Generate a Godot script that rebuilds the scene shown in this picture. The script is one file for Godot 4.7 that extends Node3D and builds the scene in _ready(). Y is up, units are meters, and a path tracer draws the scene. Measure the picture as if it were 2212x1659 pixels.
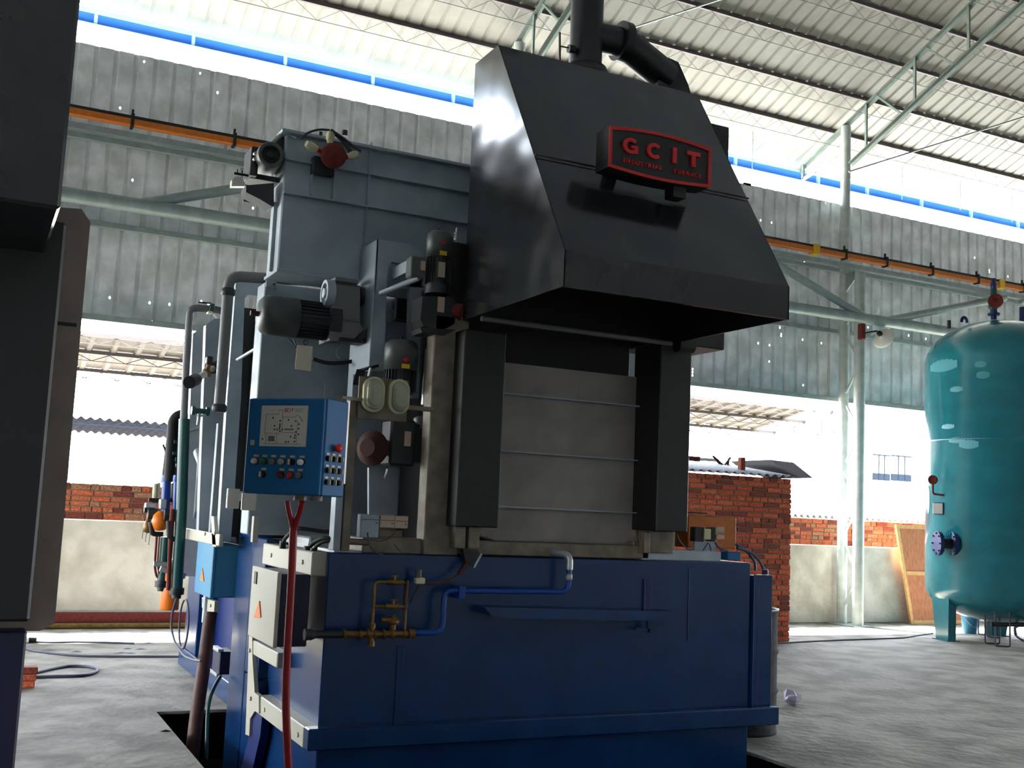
extends Node3D
# An industrial furnace in a steel shed, seen against the light of the open back wall.
# Axes: x runs along the back wall to the right, y is up, the back wall stands at z = -13.55.

var T := Transform3D.IDENTITY   # applied to every vertex that the shape helpers add
var taken := {}
var M := {}
var roof_pitch := 0.413

func roof_y(z: float) -> float:
	return 8.12 + roof_pitch * (z + 13.7)

func _ready():
	setup_view()
	setup_materials()
	build_floor()
	build_back_wall()
	build_roof()
	build_enclosure()
	build_outside()
	build_steelwork()
	build_brick_hut()
	build_tank()
	build_left_machine()
	build_furnace()
	build_furnace_devices()
	build_side_piping()
	build_front_piping()
	build_loose_things()

func setup_view():
	var cam := Camera3D.new()
	cam.name = "camera"
	cam.keep_aspect = Camera3D.KEEP_HEIGHT
	cam.fov = 38.615
	cam.near = 0.05
	cam.far = 400.0
	cam.transform = Transform3D(Basis(Vector3(0.89502478, 0.04410668, 0.44383019), Vector3(-0.09121376, 0.99216773, 0.08534199), Vector3(-0.43658984, -0.11686661, 0.89203784)), Vector3(0, 1.5, 0))
	add_child(cam)
	cam.current = true
	var env := Environment.new()
	env.background_mode = Environment.BG_SKY
	var sm := ProceduralSkyMaterial.new()
	sm.sky_top_color = Color(0.92, 0.95, 1.0)
	sm.sky_horizon_color = Color(0.98, 0.99, 1.0)
	sm.ground_horizon_color = Color(0.9, 0.9, 0.88)
	sm.ground_bottom_color = Color(0.6, 0.6, 0.58)
	sm.sky_energy_multiplier = 3.2
	sm.ground_energy_multiplier = 1.2
	sm.sun_angle_max = 1.0
	var sky := Sky.new()
	sky.sky_material = sm
	env.sky = sky
	env.ambient_light_source = Environment.AMBIENT_SOURCE_SKY
	env.tonemap_mode = Environment.TONE_MAPPER_LINEAR
	env.tonemap_exposure = 1.62
	env.sdfgi_enabled = true
	env.ssao_enabled = true
	env.ssil_enabled = true
	var we := WorldEnvironment.new()
	we.name = "world_environment"
	we.environment = env
	add_child(we)
	var sun := DirectionalLight3D.new()
	sun.name = "sun"
	sun.light_color = Color(1.0, 0.98, 0.93)
	sun.light_energy = 16.0
	sun.light_angular_distance = 1.2
	sun.shadow_enabled = true
	add_child(sun)
	sun.look_at_from_position(Vector3.ZERO, Vector3(0.35, -2.2, 1.0), Vector3.UP)

# ---------------------------------------------------------------- helpers
func numbered(called: String) -> String:
	if not taken.has(called):
		taken[called] = 0
		return called
	taken[called] += 1
	return "%s_%03d" % [called, taken[called]]

func tag(o: Node, label: String, category: String, group := "") -> void:
	o.set_meta("label", label)
	o.set_meta("category", category)
	if group != "":
		o.set_meta("group", group)

func thing(called: String, label: String, category: String, at := Vector3.ZERO, group := "") -> Node3D:
	var o := Node3D.new()
	o.name = numbered(called)
	o.position = at
	add_child(o)
	tag(o, label, category, group)
	return o

func structure(called: String) -> Node3D:
	var o := Node3D.new()
	o.name = called
	o.set_meta("kind", "structure")
	add_child(o)
	return o

func begin() -> SurfaceTool:
	var st := SurfaceTool.new()
	st.begin(Mesh.PRIMITIVE_TRIANGLES)
	st.set_smooth_group(-1)
	return st

func finish(st: SurfaceTool) -> ArrayMesh:
	st.generate_normals()
	return st.commit()

func put(called: String, mesh: Mesh, m: Material, parent: Node) -> MeshInstance3D:
	var o := MeshInstance3D.new()
	o.name = called
	o.mesh = mesh
	o.material_override = m
	parent.add_child(o, true)
	return o

func part(called: String, st: SurfaceTool, m: Material, parent: Node) -> MeshInstance3D:
	return put(called, finish(st), m, parent)

func single(called: String, st: SurfaceTool, m: Material, label: String, category: String, group := "") -> MeshInstance3D:
	var o := MeshInstance3D.new()
	o.name = numbered(called)
	o.mesh = finish(st)
	o.material_override = m
	add_child(o)
	tag(o, label, category, group)
	return o

func quad(st: SurfaceTool, a: Vector3, b: Vector3, c: Vector3, d: Vector3) -> void:   # counter-clockwise from outside
	for p in [a, c, b, a, d, c]:
		st.add_vertex(T * p)

func tri(st: SurfaceTool, a: Vector3, b: Vector3, c: Vector3) -> void:
	for p in [a, c, b]:
		st.add_vertex(T * p)

func box(st: SurfaceTool, lo: Vector3, hi: Vector3, c := 0.0) -> void:
	var a := Vector3(minf(lo.x, hi.x), minf(lo.y, hi.y), minf(lo.z, hi.z))
	var b := Vector3(maxf(lo.x, hi.x), maxf(lo.y, hi.y), maxf(lo.z, hi.z))
	c = minf(c, minf(b.x - a.x, minf(b.y - a.y, b.z - a.z)) * 0.45)
	var g := func(sx, sy, sz, k) -> Vector3:   # corner, pulled in by c on every axis but k
		var p := Vector3(b.x if sx > 0 else a.x, b.y if sy > 0 else a.y, b.z if sz > 0 else a.z)
		if k != 0: p.x -= sx * c
		if k != 1: p.y -= sy * c
		if k != 2: p.z -= sz * c
		return p
	for s in [-1, 1]:
		face(st, g.call(s, -1, -1, 0), g.call(s, 1, -1, 0), g.call(s, 1, 1, 0), g.call(s, -1, 1, 0), s > 0)
		face(st, g.call(-1, s, -1, 1), g.call(-1, s, 1, 1), g.call(1, s, 1, 1), g.call(1, s, -1, 1), s > 0)
		face(st, g.call(-1, -1, s, 2), g.call(1, -1, s, 2), g.call(1, 1, s, 2), g.call(-1, 1, s, 2), s > 0)
	if c <= 0.0:
		return
	for s in [-1, 1]:
		for t in [-1, 1]:
			face(st, g.call(-1, s, t, 1), g.call(1, s, t, 1), g.call(1, s, t, 2), g.call(-1, s, t, 2), s * t < 0)
			face(st, g.call(s, -1, t, 0), g.call(s, 1, t, 0), g.call(s, 1, t, 2), g.call(s, -1, t, 2), s * t > 0)
			face(st, g.call(s, t, -1, 0), g.call(s, t, 1, 0), g.call(s, t, 1, 1), g.call(s, t, -1, 1), s * t < 0)
			for w in [-1, 1]:
				if s * t * w > 0:
					tri(st, g.call(s, t, w, 0), g.call(s, t, w, 1), g.call(s, t, w, 2))
				else:
					tri(st, g.call(s, t, w, 0), g.call(s, t, w, 2), g.call(s, t, w, 1))

func face(st: SurfaceTool, a: Vector3, b: Vector3, c: Vector3, d: Vector3, out: bool) -> void:
	if out:
		quad(st, a, b, c, d)
	else:
		quad(st, d, c, b, a)

# a box from the top-left and bottom-right corners of its front (facing +z), reaching back by depth
func fbox(st: SurfaceTool, x0: float, y0: float, x1: float, y1: float, z: float, depth: float, c := 0.004) -> void:
	box(st, Vector3(x0, y1, z - depth), Vector3(x1, y0, z), c)

# a box from the corners of its left face (facing -x), reaching right by depth
func sbox(st: SurfaceTool, z0: float, y0: float, z1: float, y1: float, x: float, depth: float, c := 0.004) -> void:
	box(st, Vector3(x, y1, z0), Vector3(x + depth, y0, z1), c)

func frame_of(dir: Vector3, up := Vector3.UP) -> Basis:   # z along dir
	var z := dir.normalized()
	if absf(z.dot(up)) > 0.99:
		up = Vector3.RIGHT
	var x := up.cross(z).normalized()
	return Basis(x, z.cross(x), z)

func bar(st: SurfaceTool, a: Vector3, b: Vector3, w: float, h: float, up := Vector3.UP, c := 0.0) -> void:
	var keep := T
	T = T * Transform3D(frame_of(b - a, up), a)
	box(st, Vector3(-w / 2, -h / 2, 0), Vector3(w / 2, h / 2, a.distance_to(b)), c)
	T = keep

# an angle section from a to b: one leg flat, one upright
func angle_bar(st: SurfaceTool, a: Vector3, b: Vector3, w: float, t: float, up := Vector3.UP, flip := 1.0) -> void:
	var keep := T
	T = T * Transform3D(frame_of(b - a, up), a)
	var l := a.distance_to(b)
	box(st, Vector3(-w / 2, -t / 2, 0), Vector3(w / 2, t / 2, l))
	box(st, Vector3(flip * (w / 2 - t), -w, 0), Vector3(flip * w / 2, -t / 2, l))
	T = keep

func ring_points(n: int, r: float) -> Array:
	var out := []
	for k in n:
		out.append(Vector3(cos(TAU * k / n) * r, sin(TAU * k / n) * r, 0))
	return out

func round_path(pts: Array, bend: float) -> Array:
	if bend <= 0.0 or pts.size() < 3:
		return pts
	var out := [pts[0]]
	for k in range(1, pts.size() - 1):
		var p: Vector3 = pts[k]
		var d0: Vector3 = (pts[k - 1] - p)
		var d1: Vector3 = (pts[k + 1] - p)
		var r: float = minf(bend, minf(d0.length(), d1.length()) * 0.48)
		var a: Vector3 = p + d0.normalized() * r
		var b: Vector3 = p + d1.normalized() * r
		for s in 6:
			var t := s / 5.0
			out.append(a.lerp(p, t).lerp(p.lerp(b, t), t))
	out.append(pts[-1])
	return out

func pipe(st: SurfaceTool, pts_in: Array, r: float, seg := 12, bend := 0.0, r_end := -1.0) -> void:
	var pts := round_path(pts_in, bend)
	var dirs := []
	for k in pts.size():
		var d: Vector3 = (pts[mini(k + 1, pts.size() - 1)] - pts[maxi(k - 1, 0)])
		dirs.append(d.normalized())
	var b := frame_of(dirs[0])
	var rows := []
	for k in pts.size():
		var z: Vector3 = dirs[k]
		var x := (b.x - z * b.x.dot(z)).normalized()
		b = Basis(x, z.cross(x), z)
		var rr := r if r_end < 0.0 else lerpf(r, r_end, float(k) / (pts.size() - 1))
		var row := []
		for p in ring_points(seg, rr):
			row.append(pts[k] + b * p)
		rows.append(row)
	st.set_smooth_group(0)
	for k in rows.size() - 1:
		for j in seg:
			var i := (j + 1) % seg
			quad(st, rows[k][j], rows[k][i], rows[k + 1][i], rows[k + 1][j])
	st.set_smooth_group(-1)
	for j in seg:
		var i := (j + 1) % seg
		tri(st, pts[0], rows[0][i], rows[0][j])
		tri(st, pts[-1], rows[-1][j], rows[-1][i])

func cyl(st: SurfaceTool, a: Vector3, b: Vector3, r: float, seg := 16, r2 := -1.0) -> void:
	pipe(st, [a, b], r, seg, 0.0, r2)

# profile of (radius, height) turned about the line from a along dir
func lathe(st: SurfaceTool, prof: Array, a: Vector3, dir: Vector3, seg := 24, soft := true) -> void:
	var keep := T
	T = T * Transform3D(frame_of(dir), a)
	var rows := []
	for p in prof:
		var row := []
		for q in ring_points(seg, 1.0):
			row.append(Vector3(q.x * p.x, q.y * p.x, p.y))
		rows.append(row)
	for k in rows.size() - 1:
		st.set_smooth_group(k % 2 + 1 if not soft else 0)
		for j in seg:
			var i := (j + 1) % seg
			if prof[k].x < 0.0005:
				tri(st, rows[k][j], rows[k + 1][i], rows[k + 1][j])
			elif prof[k + 1].x < 0.0005:
				tri(st, rows[k][j], rows[k][i], rows[k + 1][j])
			else:
				quad(st, rows[k][j], rows[k][i], rows[k + 1][i], rows[k + 1][j])
	st.set_smooth_group(-1)
	T = keep

# polygon in x, y extruded from z0 (back) to z1 (front)
func prism(st: SurfaceTool, poly: Array, z0: float, z1: float) -> void:
	var p := PackedVector2Array(poly)
	if Geometry2D.is_polygon_clockwise(p):
		p.reverse()
	var t := Geometry2D.triangulate_polygon(p)
	for k in range(0, t.size(), 3):
		var a := p[t[k]]
		var b := p[t[k + 1]]
		var c := p[t[k + 2]]
		if (b - a).cross(c - a) < 0:
			var s := b
			b = c
			c = s
		tri(st, Vector3(a.x, a.y, z1), Vector3(b.x, b.y, z1), Vector3(c.x, c.y, z1))
		tri(st, Vector3(a.x, a.y, z0), Vector3(c.x, c.y, z0), Vector3(b.x, b.y, z0))
	for k in p.size():
		var a := p[k]
		var b := p[(k + 1) % p.size()]
		quad(st, Vector3(a.x, a.y, z1), Vector3(a.x, a.y, z0), Vector3(b.x, b.y, z0), Vector3(b.x, b.y, z1))

# polygon in z, y extruded from x0 to x1
func side_prism(st: SurfaceTool, poly: Array, x0: float, x1: float) -> void:
	var keep := T
	T = T * Transform3D(Basis(Vector3(0, 0, 1), Vector3(0, 1, 0), Vector3(-1, 0, 0)), Vector3.ZERO)
	prism(st, poly, -x1, -x0)
	T = keep

func bolt(st: SurfaceTool, p: Vector3, dir: Vector3, r := 0.01, h := 0.008) -> void:
	cyl(st, p, p + dir.normalized() * h, r, 6)

# ---------------------------------------------------------------- materials
func noise_tex(freq: float, lo: Color, hi: Color, sd: int, octaves := 4, from := 0.2, to := 0.8) -> NoiseTexture2D:
	var n := FastNoiseLite.new()
	n.seed = sd
	n.frequency = freq
	n.fractal_octaves = octaves
	var g := Gradient.new()
	g.offsets = PackedFloat32Array([from, to])
	g.colors = PackedColorArray([lo, hi])
	var t := NoiseTexture2D.new()
	t.width = 512
	t.height = 512
	t.seamless = true
	t.noise = n
	t.color_ramp = g
	return t

func noise_normal(freq: float, sd: int, strength: float, octaves := 3) -> NoiseTexture2D:
	var n := FastNoiseLite.new()
	n.seed = sd
	n.frequency = freq
	n.fractal_octaves = octaves
	var t := NoiseTexture2D.new()
	t.width = 512
	t.height = 512
	t.seamless = true
	t.as_normal_map = true
	t.bump_strength = strength
	t.noise = n
	return t

func mk(key: String, c: Color, rough := 0.6, metal := 0.0, tex: Texture2D = null, scale := 1.0, nrm: Texture2D = null, nscale := 1.0) -> StandardMaterial3D:
	var m := StandardMaterial3D.new()
	m.resource_name = key
	m.albedo_color = c
	m.roughness = rough
	m.metallic = metal
	m.cull_mode = BaseMaterial3D.CULL_DISABLED
	if tex or nrm:
		m.uv1_triplanar = true
		m.uv1_world_triplanar = true
		m.uv1_scale = Vector3.ONE * scale
	if tex:
		m.albedo_texture = tex
	if nrm:
		m.normal_enabled = true
		m.normal_texture = nrm
		m.normal_scale = nscale
	M[key] = m
	return m

func setup_materials():
	var grime := noise_tex(0.012, Color(0.80, 0.79, 0.76), Color(1, 1, 1), 11, 5)
	var blotch := noise_tex(0.008, Color(0.88, 0.87, 0.85), Color(1, 1, 1), 12, 6, 0.2, 0.75)
	var soft := noise_tex(0.01, Color(0.9, 0.9, 0.9), Color(1, 1, 1), 13, 4)
	var pit_n := noise_normal(0.05, 21, 3.0)
	var wave_n := noise_normal(0.006, 22, 14.0, 2)
	var concrete_n := noise_normal(0.04, 23, 4.0, 5)
	mk("floor", Color(0.52, 0.51, 0.475), 0.8, 0.0, noise_tex(0.009, Color(0.72, 0.71, 0.69), Color(1, 1, 1), 14, 6, 0.25, 0.68), 0.35, concrete_n, 0.35)
	mk("plaster", Color(0.80, 0.785, 0.745), 0.9, 0.0, blotch, 0.45, concrete_n, 0.3)
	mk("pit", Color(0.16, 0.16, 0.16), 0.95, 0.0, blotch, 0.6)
	mk("ground", Color(0.88, 0.88, 0.86), 0.95, 0.0, blotch, 0.2)
	mk("cladding", Color(0.92, 0.94, 0.95), 0.45, 0.1, noise_tex(0.01, Color(0.86, 0.86, 0.85), Color(1, 1, 1), 15, 5), 0.5, wave_n, 0.25)
	mk("roof_sheet", Color(0.54, 0.54, 0.51), 0.5, 0.15, soft, 0.4)
	mk("purlin", Color(0.36, 0.33, 0.33), 0.6, 0.3)
	mk("steel_white", Color(0.74, 0.77, 0.75), 0.45, 0.1, soft, 1.0)
	mk("steel_truss", Color(0.52, 0.57, 0.54), 0.5, 0.1, soft, 1.0)
	mk("dark_matte", Color(0.09, 0.09, 0.10), 1.0)
	M["dark_matte"].metallic_specular = 0.0
	mk("steel_pale", Color(0.60, 0.66, 0.65), 0.4, 0.2, soft, 1.0)
	mk("canopy", Color(0.39, 0.35, 0.31), 0.7, 0.0, soft, 0.6)
	M["canopy"].backlight = Color(0.08, 0.072, 0.062)
	M["canopy"].backlight_enabled = true
	mk("fascia_blue", Color(0.27, 0.52, 0.90), 0.5, 0.1)
	mk("gutter", Color(0.72, 0.90, 0.94), 0.5, 0.1)
	mk("rail_orange", Color(0.80, 0.44, 0.10), 0.5, 0.0, soft, 2.0)
	mk("yellow", Color(0.85, 0.68, 0.08), 0.5)
	mk("dark", Color(0.07, 0.07, 0.075), 0.6)
	mk("rubber", Color(0.05, 0.052, 0.055), 0.7)
	mk("cable_grey", Color(0.28, 0.29, 0.36), 0.6)
	mk("mortar", Color(0.55, 0.51, 0.44), 0.95, 0.0, blotch, 1.5)
	var brick_t := noise_tex(0.03, Color(0.72, 0.68, 0.66), Color(1, 1, 1), 16, 5)
	mk("brick_a", Color(0.94, 0.49, 0.33), 0.9, 0.0, brick_t, 2.0)
	mk("brick_b", Color(0.84, 0.41, 0.28), 0.9, 0.0, brick_t, 2.0)
	mk("brick_c", Color(0.86, 0.50, 0.34), 0.9, 0.0, brick_t, 2.0)
	mk("brick_d", Color(0.60, 0.30, 0.24), 0.9, 0.0, brick_t, 2.0)
	mk("brick_e", Color(0.80, 0.58, 0.44), 0.9, 0.0, brick_t, 2.0)
	mk("asbestos", Color(0.70, 0.70, 0.68), 0.9, 0.0, blotch, 0.7)
	mk("sheet_grey", Color(0.46, 0.50, 0.55), 0.5, 0.2, grime, 0.8)
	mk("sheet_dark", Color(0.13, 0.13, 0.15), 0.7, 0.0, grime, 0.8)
	mk("render_white", Color(0.86, 0.85, 0.82), 0.9)
	mk("pane", Color(0.12, 0.145, 0.18), 0.3)
	mk("wood", Color(0.76, 0.46, 0.27), 0.7, 0.0, noise_tex(0.02, Color(0.80, 0.76, 0.70), Color(1, 1, 1), 17, 4), 1.0)
	M["wood"].uv1_scale = Vector3(3.0, 0.5, 3.0)
	mk("wood_pale", Color(0.86, 0.66, 0.40), 0.7, 0.0, soft, 2.0)
	mk("wood_dark", Color(0.30, 0.20, 0.15), 0.85, 0.0, grime, 2.0)
	mk("tank_teal", Color(0.05, 0.455, 0.51), 0.26, 0.0, noise_tex(0.01, Color(0.82, 0.9, 0.9), Color(1, 1, 1), 18, 4), 0.5, wave_n, 0.06)
	mk("tank_patch", Color(0.20, 0.56, 0.61), 0.45)
	mk("navy", Color(0.05, 0.07, 0.20), 0.5)
	mk("blue_dark", Color(0.03, 0.13, 0.36), 0.4)
	mk("disc_brown", Color(0.26, 0.11, 0.09), 0.8)
	mk("front_wall", Color(0.52, 0.53, 0.54), 0.8)
	mk("hood", Color(0.125, 0.138, 0.148), 0.16, 0.0, soft, 0.6, wave_n, 0.16)
	mk("duct", Color(0.075, 0.09, 0.105), 0.33, 0.0, soft, 0.6)
	mk("chamber", Color(0.66, 0.71, 0.74), 0.5, 0.1, noise_tex(0.006, Color(0.86, 0.87, 0.88), Color(1, 1, 1), 19, 4), 0.6)
	mk("chamber_dark", Color(0.20, 0.22, 0.24), 0.5, 0.1, soft, 0.8)
	mk("frame_beige", Color(0.52, 0.48, 0.42), 0.5, 0.05, grime, 1.0)
	mk("door", Color(0.60, 0.575, 0.55), 0.45, 0.1, noise_tex(0.006, Color(0.88, 0.88, 0.88), Color(1, 1, 1), 20, 4), 0.7)
	mk("black_paint", Color(0.075, 0.078, 0.085), 0.5, 0.0, soft, 1.0)
	mk("base_blue", Color(0.0, 0.20, 0.39), 0.26, 0.0, noise_tex(0.008, Color(0.85, 0.88, 0.92), Color(1, 1, 1), 24, 4), 0.6, wave_n, 0.08)
	mk("cabinet_blue", Color(0.035, 0.37, 0.58), 0.65)
	mk("pipe_blue", Color(0.03, 0.25, 0.58), 0.35)
	mk("box_grey", Color(0.70, 0.69, 0.62), 0.45)
	mk("box_blue", Color(0.24, 0.52, 0.66), 0.4)
	mk("motor", Color(0.30, 0.33, 0.32), 0.45, 0.1)
	mk("motor_dark", Color(0.16, 0.18, 0.19), 0.5, 0.1)
	mk("gearbox", Color(0.42, 0.43, 0.43), 0.5, 0.1)
	mk("galv", Color(0.70, 0.72, 0.72), 0.38, 0.5)
	mk("paper", Color(0.88, 0.85, 0.76), 0.9)
	mk("red", Color(0.80, 0.09, 0.10), 0.5)
	mk("red_paint", Color(0.74, 0.10, 0.10), 0.5)
	mk("hose_red", Color(0.55, 0.05, 0.07), 0.45)
	mk("rust_red", Color(0.46, 0.15, 0.12), 0.8, 0.0, grime, 3.0)
	mk("brass", Color(0.52, 0.40, 0.20), 0.45, 0.5, grime, 3.0)
	mk("brown_hose", Color(0.30, 0.14, 0.10), 0.6, 0.0, grime, 3.0)
	mk("orange_paint", Color(0.90, 0.46, 0.05), 0.45)
	mk("cream", Color(0.80, 0.78, 0.62), 0.5)
	mk("lens", Color(0.62, 0.64, 0.55), 0.3)
	mk("white_enamel", Color(0.90, 0.89, 0.85), 0.35)
	mk("black", Color(0.02, 0.02, 0.022), 0.5)
	mk("green_pipe", Color(0.05, 0.28, 0.26), 0.4)
	mk("green", Color(0.05, 0.35, 0.14), 0.4)
	mk("label_plate", Color(0.74, 0.66, 0.58), 0.5, 0.1)
	mk("plastic_film", Color(0.78, 0.78, 0.86), 0.25)
	mk("drum_blue", Color(0.13, 0.17, 0.20), 0.85, 0.0, noise_tex(0.02, Color(0.55, 0.45, 0.4), Color(1, 1, 1), 25, 5, 0.2, 0.55), 1.5)
	mk("panel_taupe", Color(0.54, 0.49, 0.45), 0.5, 0.0, soft, 0.8)
	M["base_blue"].clearcoat_enabled = true
	M["base_blue"].clearcoat = 0.15
	M["base_blue"].clearcoat_roughness = 0.15
	M["tank_teal"].clearcoat_enabled = true
	M["tank_teal"].clearcoat = 0.6
	M["tank_teal"].clearcoat_roughness = 0.12
	M["pane"].metallic_specular = 0.0
	M["pane"].roughness = 1.0
	M["sheet_dark"].metallic_specular = 0.0
	M["sheet_dark"].roughness = 1.0

# ---------------------------------------------------------------- the shed
func build_floor():
	var st := begin()
	var z0 := -13.75
	var z1 := 2.1
	box(st, Vector3(-11, -0.35, z0), Vector3(1.34, 0, z1))
	box(st, Vector3(4.8, -0.35, z0), Vector3(27.5, 0, z1))
	box(st, Vector3(1.34, -0.35, z0), Vector3(4.8, 0, -8.2))
	box(st, Vector3(1.34, -0.35, -4.2), Vector3(4.8, 0, z1))
	var fl := single("floor", st, M.floor, "", "")
	for k in ["label", "category"]:
		fl.remove_meta(k)
	fl.set_meta("kind", "structure")
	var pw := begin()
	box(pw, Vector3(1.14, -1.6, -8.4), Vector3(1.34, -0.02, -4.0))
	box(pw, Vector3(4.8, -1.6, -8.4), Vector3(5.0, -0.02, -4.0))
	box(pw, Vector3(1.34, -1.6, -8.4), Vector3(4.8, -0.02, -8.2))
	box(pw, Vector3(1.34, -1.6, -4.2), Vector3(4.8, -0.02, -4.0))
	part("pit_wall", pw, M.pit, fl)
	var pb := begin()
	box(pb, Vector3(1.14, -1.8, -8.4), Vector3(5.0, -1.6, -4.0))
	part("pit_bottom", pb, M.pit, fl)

# one profiled sheet: ribs stand away from the room; u runs along the wall, v up it. holes are (u, v, size)
func sheet_mesh(width: float, v0: float, v1: float, holes: Array, rib := 0.028) -> ArrayMesh:
	var st := begin()
	var pitch := width / 4.0
	for k in 4:
		var u := k * pitch
		var cuts := [u, u + pitch - 0.07, u + pitch - 0.05, u + pitch - 0.02, u + pitch]
		var dep := [0.0, 0.0, -rib, -rib, 0.0]
		for s in 4:
			if s == 0:
				var mine := []
				for h in holes:
					if h.x - h.z > cuts[0] and h.x + h.z < cuts[1]:
						mine.append(h)
				mine.sort_custom(func(a, b): return a.y < b.y)
				var at := v0
				for h in mine:
					quad(st, Vector3(cuts[0], at, 0), Vector3(cuts[1], at, 0), Vector3(cuts[1], h.y - h.z, 0), Vector3(cuts[0], h.y - h.z, 0))
					quad(st, Vector3(cuts[0], h.y - h.z, 0), Vector3(h.x, h.y - h.z, 0), Vector3(h.x - h.z * 0.7, h.y, 0), Vector3(cuts[0], h.y, 0))
					quad(st, Vector3(h.x, h.y - h.z, 0), Vector3(cuts[1], h.y - h.z, 0), Vector3(cuts[1], h.y, 0), Vector3(h.x + h.z * 0.7, h.y, 0))
					quad(st, Vector3(cuts[0], h.y, 0), Vector3(h.x - h.z * 0.7, h.y, 0), Vector3(h.x, h.y + h.z, 0), Vector3(cuts[0], h.y + h.z, 0))
					quad(st, Vector3(h.x + h.z * 0.7, h.y, 0), Vector3(cuts[1], h.y, 0), Vector3(cuts[1], h.y + h.z, 0), Vector3(h.x, h.y + h.z, 0))
					at = h.y + h.z
				quad(st, Vector3(cuts[0], at, 0), Vector3(cuts[1], at, 0), Vector3(cuts[1], v1, 0), Vector3(cuts[0], v1, 0))
			else:
				quad(st, Vector3(cuts[s], v0, dep[s]), Vector3(cuts[s + 1], v0, dep[s + 1]), Vector3(cuts[s + 1], v1, dep[s + 1]), Vector3(cuts[s], v1, dep[s]))
	return finish(st)

func build_back_wall():
	var wall := structure("wall_back")
	var st := begin()
	box(st, Vector3(-11, 0, -13.78), Vector3(27.5, 1.21, -13.56), 0.01)
	part("dado_wall", st, M.plaster, wall)
	var pin := [Vector3(1.47, 6.798, -13.55), Vector3(2.134, 6.8, -13.55), Vector3(2.354, 6.596, -13.55), Vector3(1.243, 6.158, -13.55), Vector3(1.424, 5.296, -13.55), Vector3(2.301, 5.218, -13.55), Vector3(2.326, 5.225, -13.55), Vector3(2.863, 5.278, -13.55), Vector3(2.883, 5.278, -13.55), Vector3(3.007, 5.191, -13.55), Vector3(2.542, 4.716, -13.55), Vector3(1.412, 3.831, -13.55), Vector3(1.769, 3.826, -13.55), Vector3(2.075, 3.836, -13.55), Vector3(2.358, 3.917, -13.55), Vector3(2.535, 3.897, -13.55)]
	pin += [Vector3(10.631, 6.868, -13.55), Vector3(12.32, 6.836, -13.55), Vector3(11.885, 5.786, -13.55), Vector3(15.904, 6.41, -13.55), Vector3(16.173, 6.232, -13.55), Vector3(16.178, 6.203, -13.55), Vector3(16.657, 6.184, -13.55), Vector3(11.406, 4.631, -13.55), Vector3(11.497, 4.529, -13.55), Vector3(11.502, 4.5, -13.55), Vector3(11.046, 4.334, -13.55), Vector3(11.295, 4.328, -13.55), Vector3(11.872, 4.488, -13.55), Vector3(12.269, 4.475, -13.55), Vector3(13.276, 4.851, -13.55), Vector3(13.78, 4.865, -13.55), Vector3(13.785, 4.834, -13.55), Vector3(14.2, 4.818, -13.55), Vector3(14.601, 4.806, -13.55), Vector3(11.213, 4.064, -13.55), Vector3(11.918, 3.75, -13.55), Vector3(13.115, 3.894, -13.55), Vector3(10.495, 6.851, -13.55), Vector3(10.636, 6.872, -13.55), Vector3(10.98, 6.326, -13.55), Vector3(11.298, 6.324, -13.55), Vector3(9.719, 3.799, -13.55), Vector3(9.716, 3.753, -13.55), Vector3(9.714, 3.703, -13.55)]
	var w := 0.92
	for k in 42:
		var x0 := -11.0 + k * w
		var holes := []
		for p in pin:
			var u: float = p.x - x0
			if u >= 0.0 and u < w:
				var cell := fmod(u, w / 4.0)
				if cell > 0.13:
					u -= cell - 0.125
				elif cell < 0.03:
					u += 0.035 - cell
				holes.append(Vector3(u, p.y, 0.02))
		var m := sheet_mesh(w, 3.56, 6.87, holes)
		var o := put("cladding_sheet", m, M.cladding, wall)
		o.position = Vector3(x0 - 0.002, 0, -13.66)
		o.scale = Vector3(1.006, 1, 1)
	# girts, the sill channel under the sheets and the drip edge on top
	for y in [3.56, 4.69, 5.72, 6.84]:
		var g := begin()
		if y == 3.56:
			box(g, Vector3(-11, 3.53, -13.66), Vector3(27.5, 3.60, -13.56), 0.005)
		elif y == 6.84:
			box(g, Vector3(-11, 6.83, -13.74), Vector3(27.5, 6.88, -13.70))
		else:
			box(g, Vector3(-11, y - 0.035, -13.66), Vector3(27.5, y + 0.035, -13.60), 0.004)
		part("girt", g, M.steel_pale, wall)

func build_roof():
	var roof := structure("ceiling")
	var ze := -14.62
	var zr := -6.0
	var len := Vector2(zr - ze, roof_y(zr) - roof_y(ze)).length()
	var m := sheet_mesh(0.92, 0.0, len, [], 0.016)
	var b := Basis(Vector3(1, 0, 0), Vector3(0, roof_pitch, 1).normalized(), Vector3.ZERO)
	b.z = b.x.cross(b.y)
	# sheets lie so that their ribs stand up, away from the room
	for k in 42:
		var o := put("roof_sheet", m, M.roof_sheet, roof)
		var up := Vector3(0, 1, -roof_pitch).normalized()
		o.transform = Transform3D(Basis(Vector3(1, 0, 0), Vector3(0, roof_pitch, 1).normalized(), -up), Vector3(-11.0 + k * 0.92, roof_y(ze) + 0.02, ze))
	var st := begin()
	var yr := roof_y(zr) + 0.02
	quad(st, Vector3(-11, yr, zr), Vector3(27.6, yr, zr), Vector3(27.6, 7.9, 2.2), Vector3(-11, 7.9, 2.2))
	quad(st, Vector3(-11, yr + 0.1, zr), Vector3(-11, 8.0, 2.2), Vector3(27.6, 8.0, 2.2), Vector3(27.6, yr + 0.1, zr))
	part("roof_slope", st, M.sheet_grey, roof)

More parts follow.
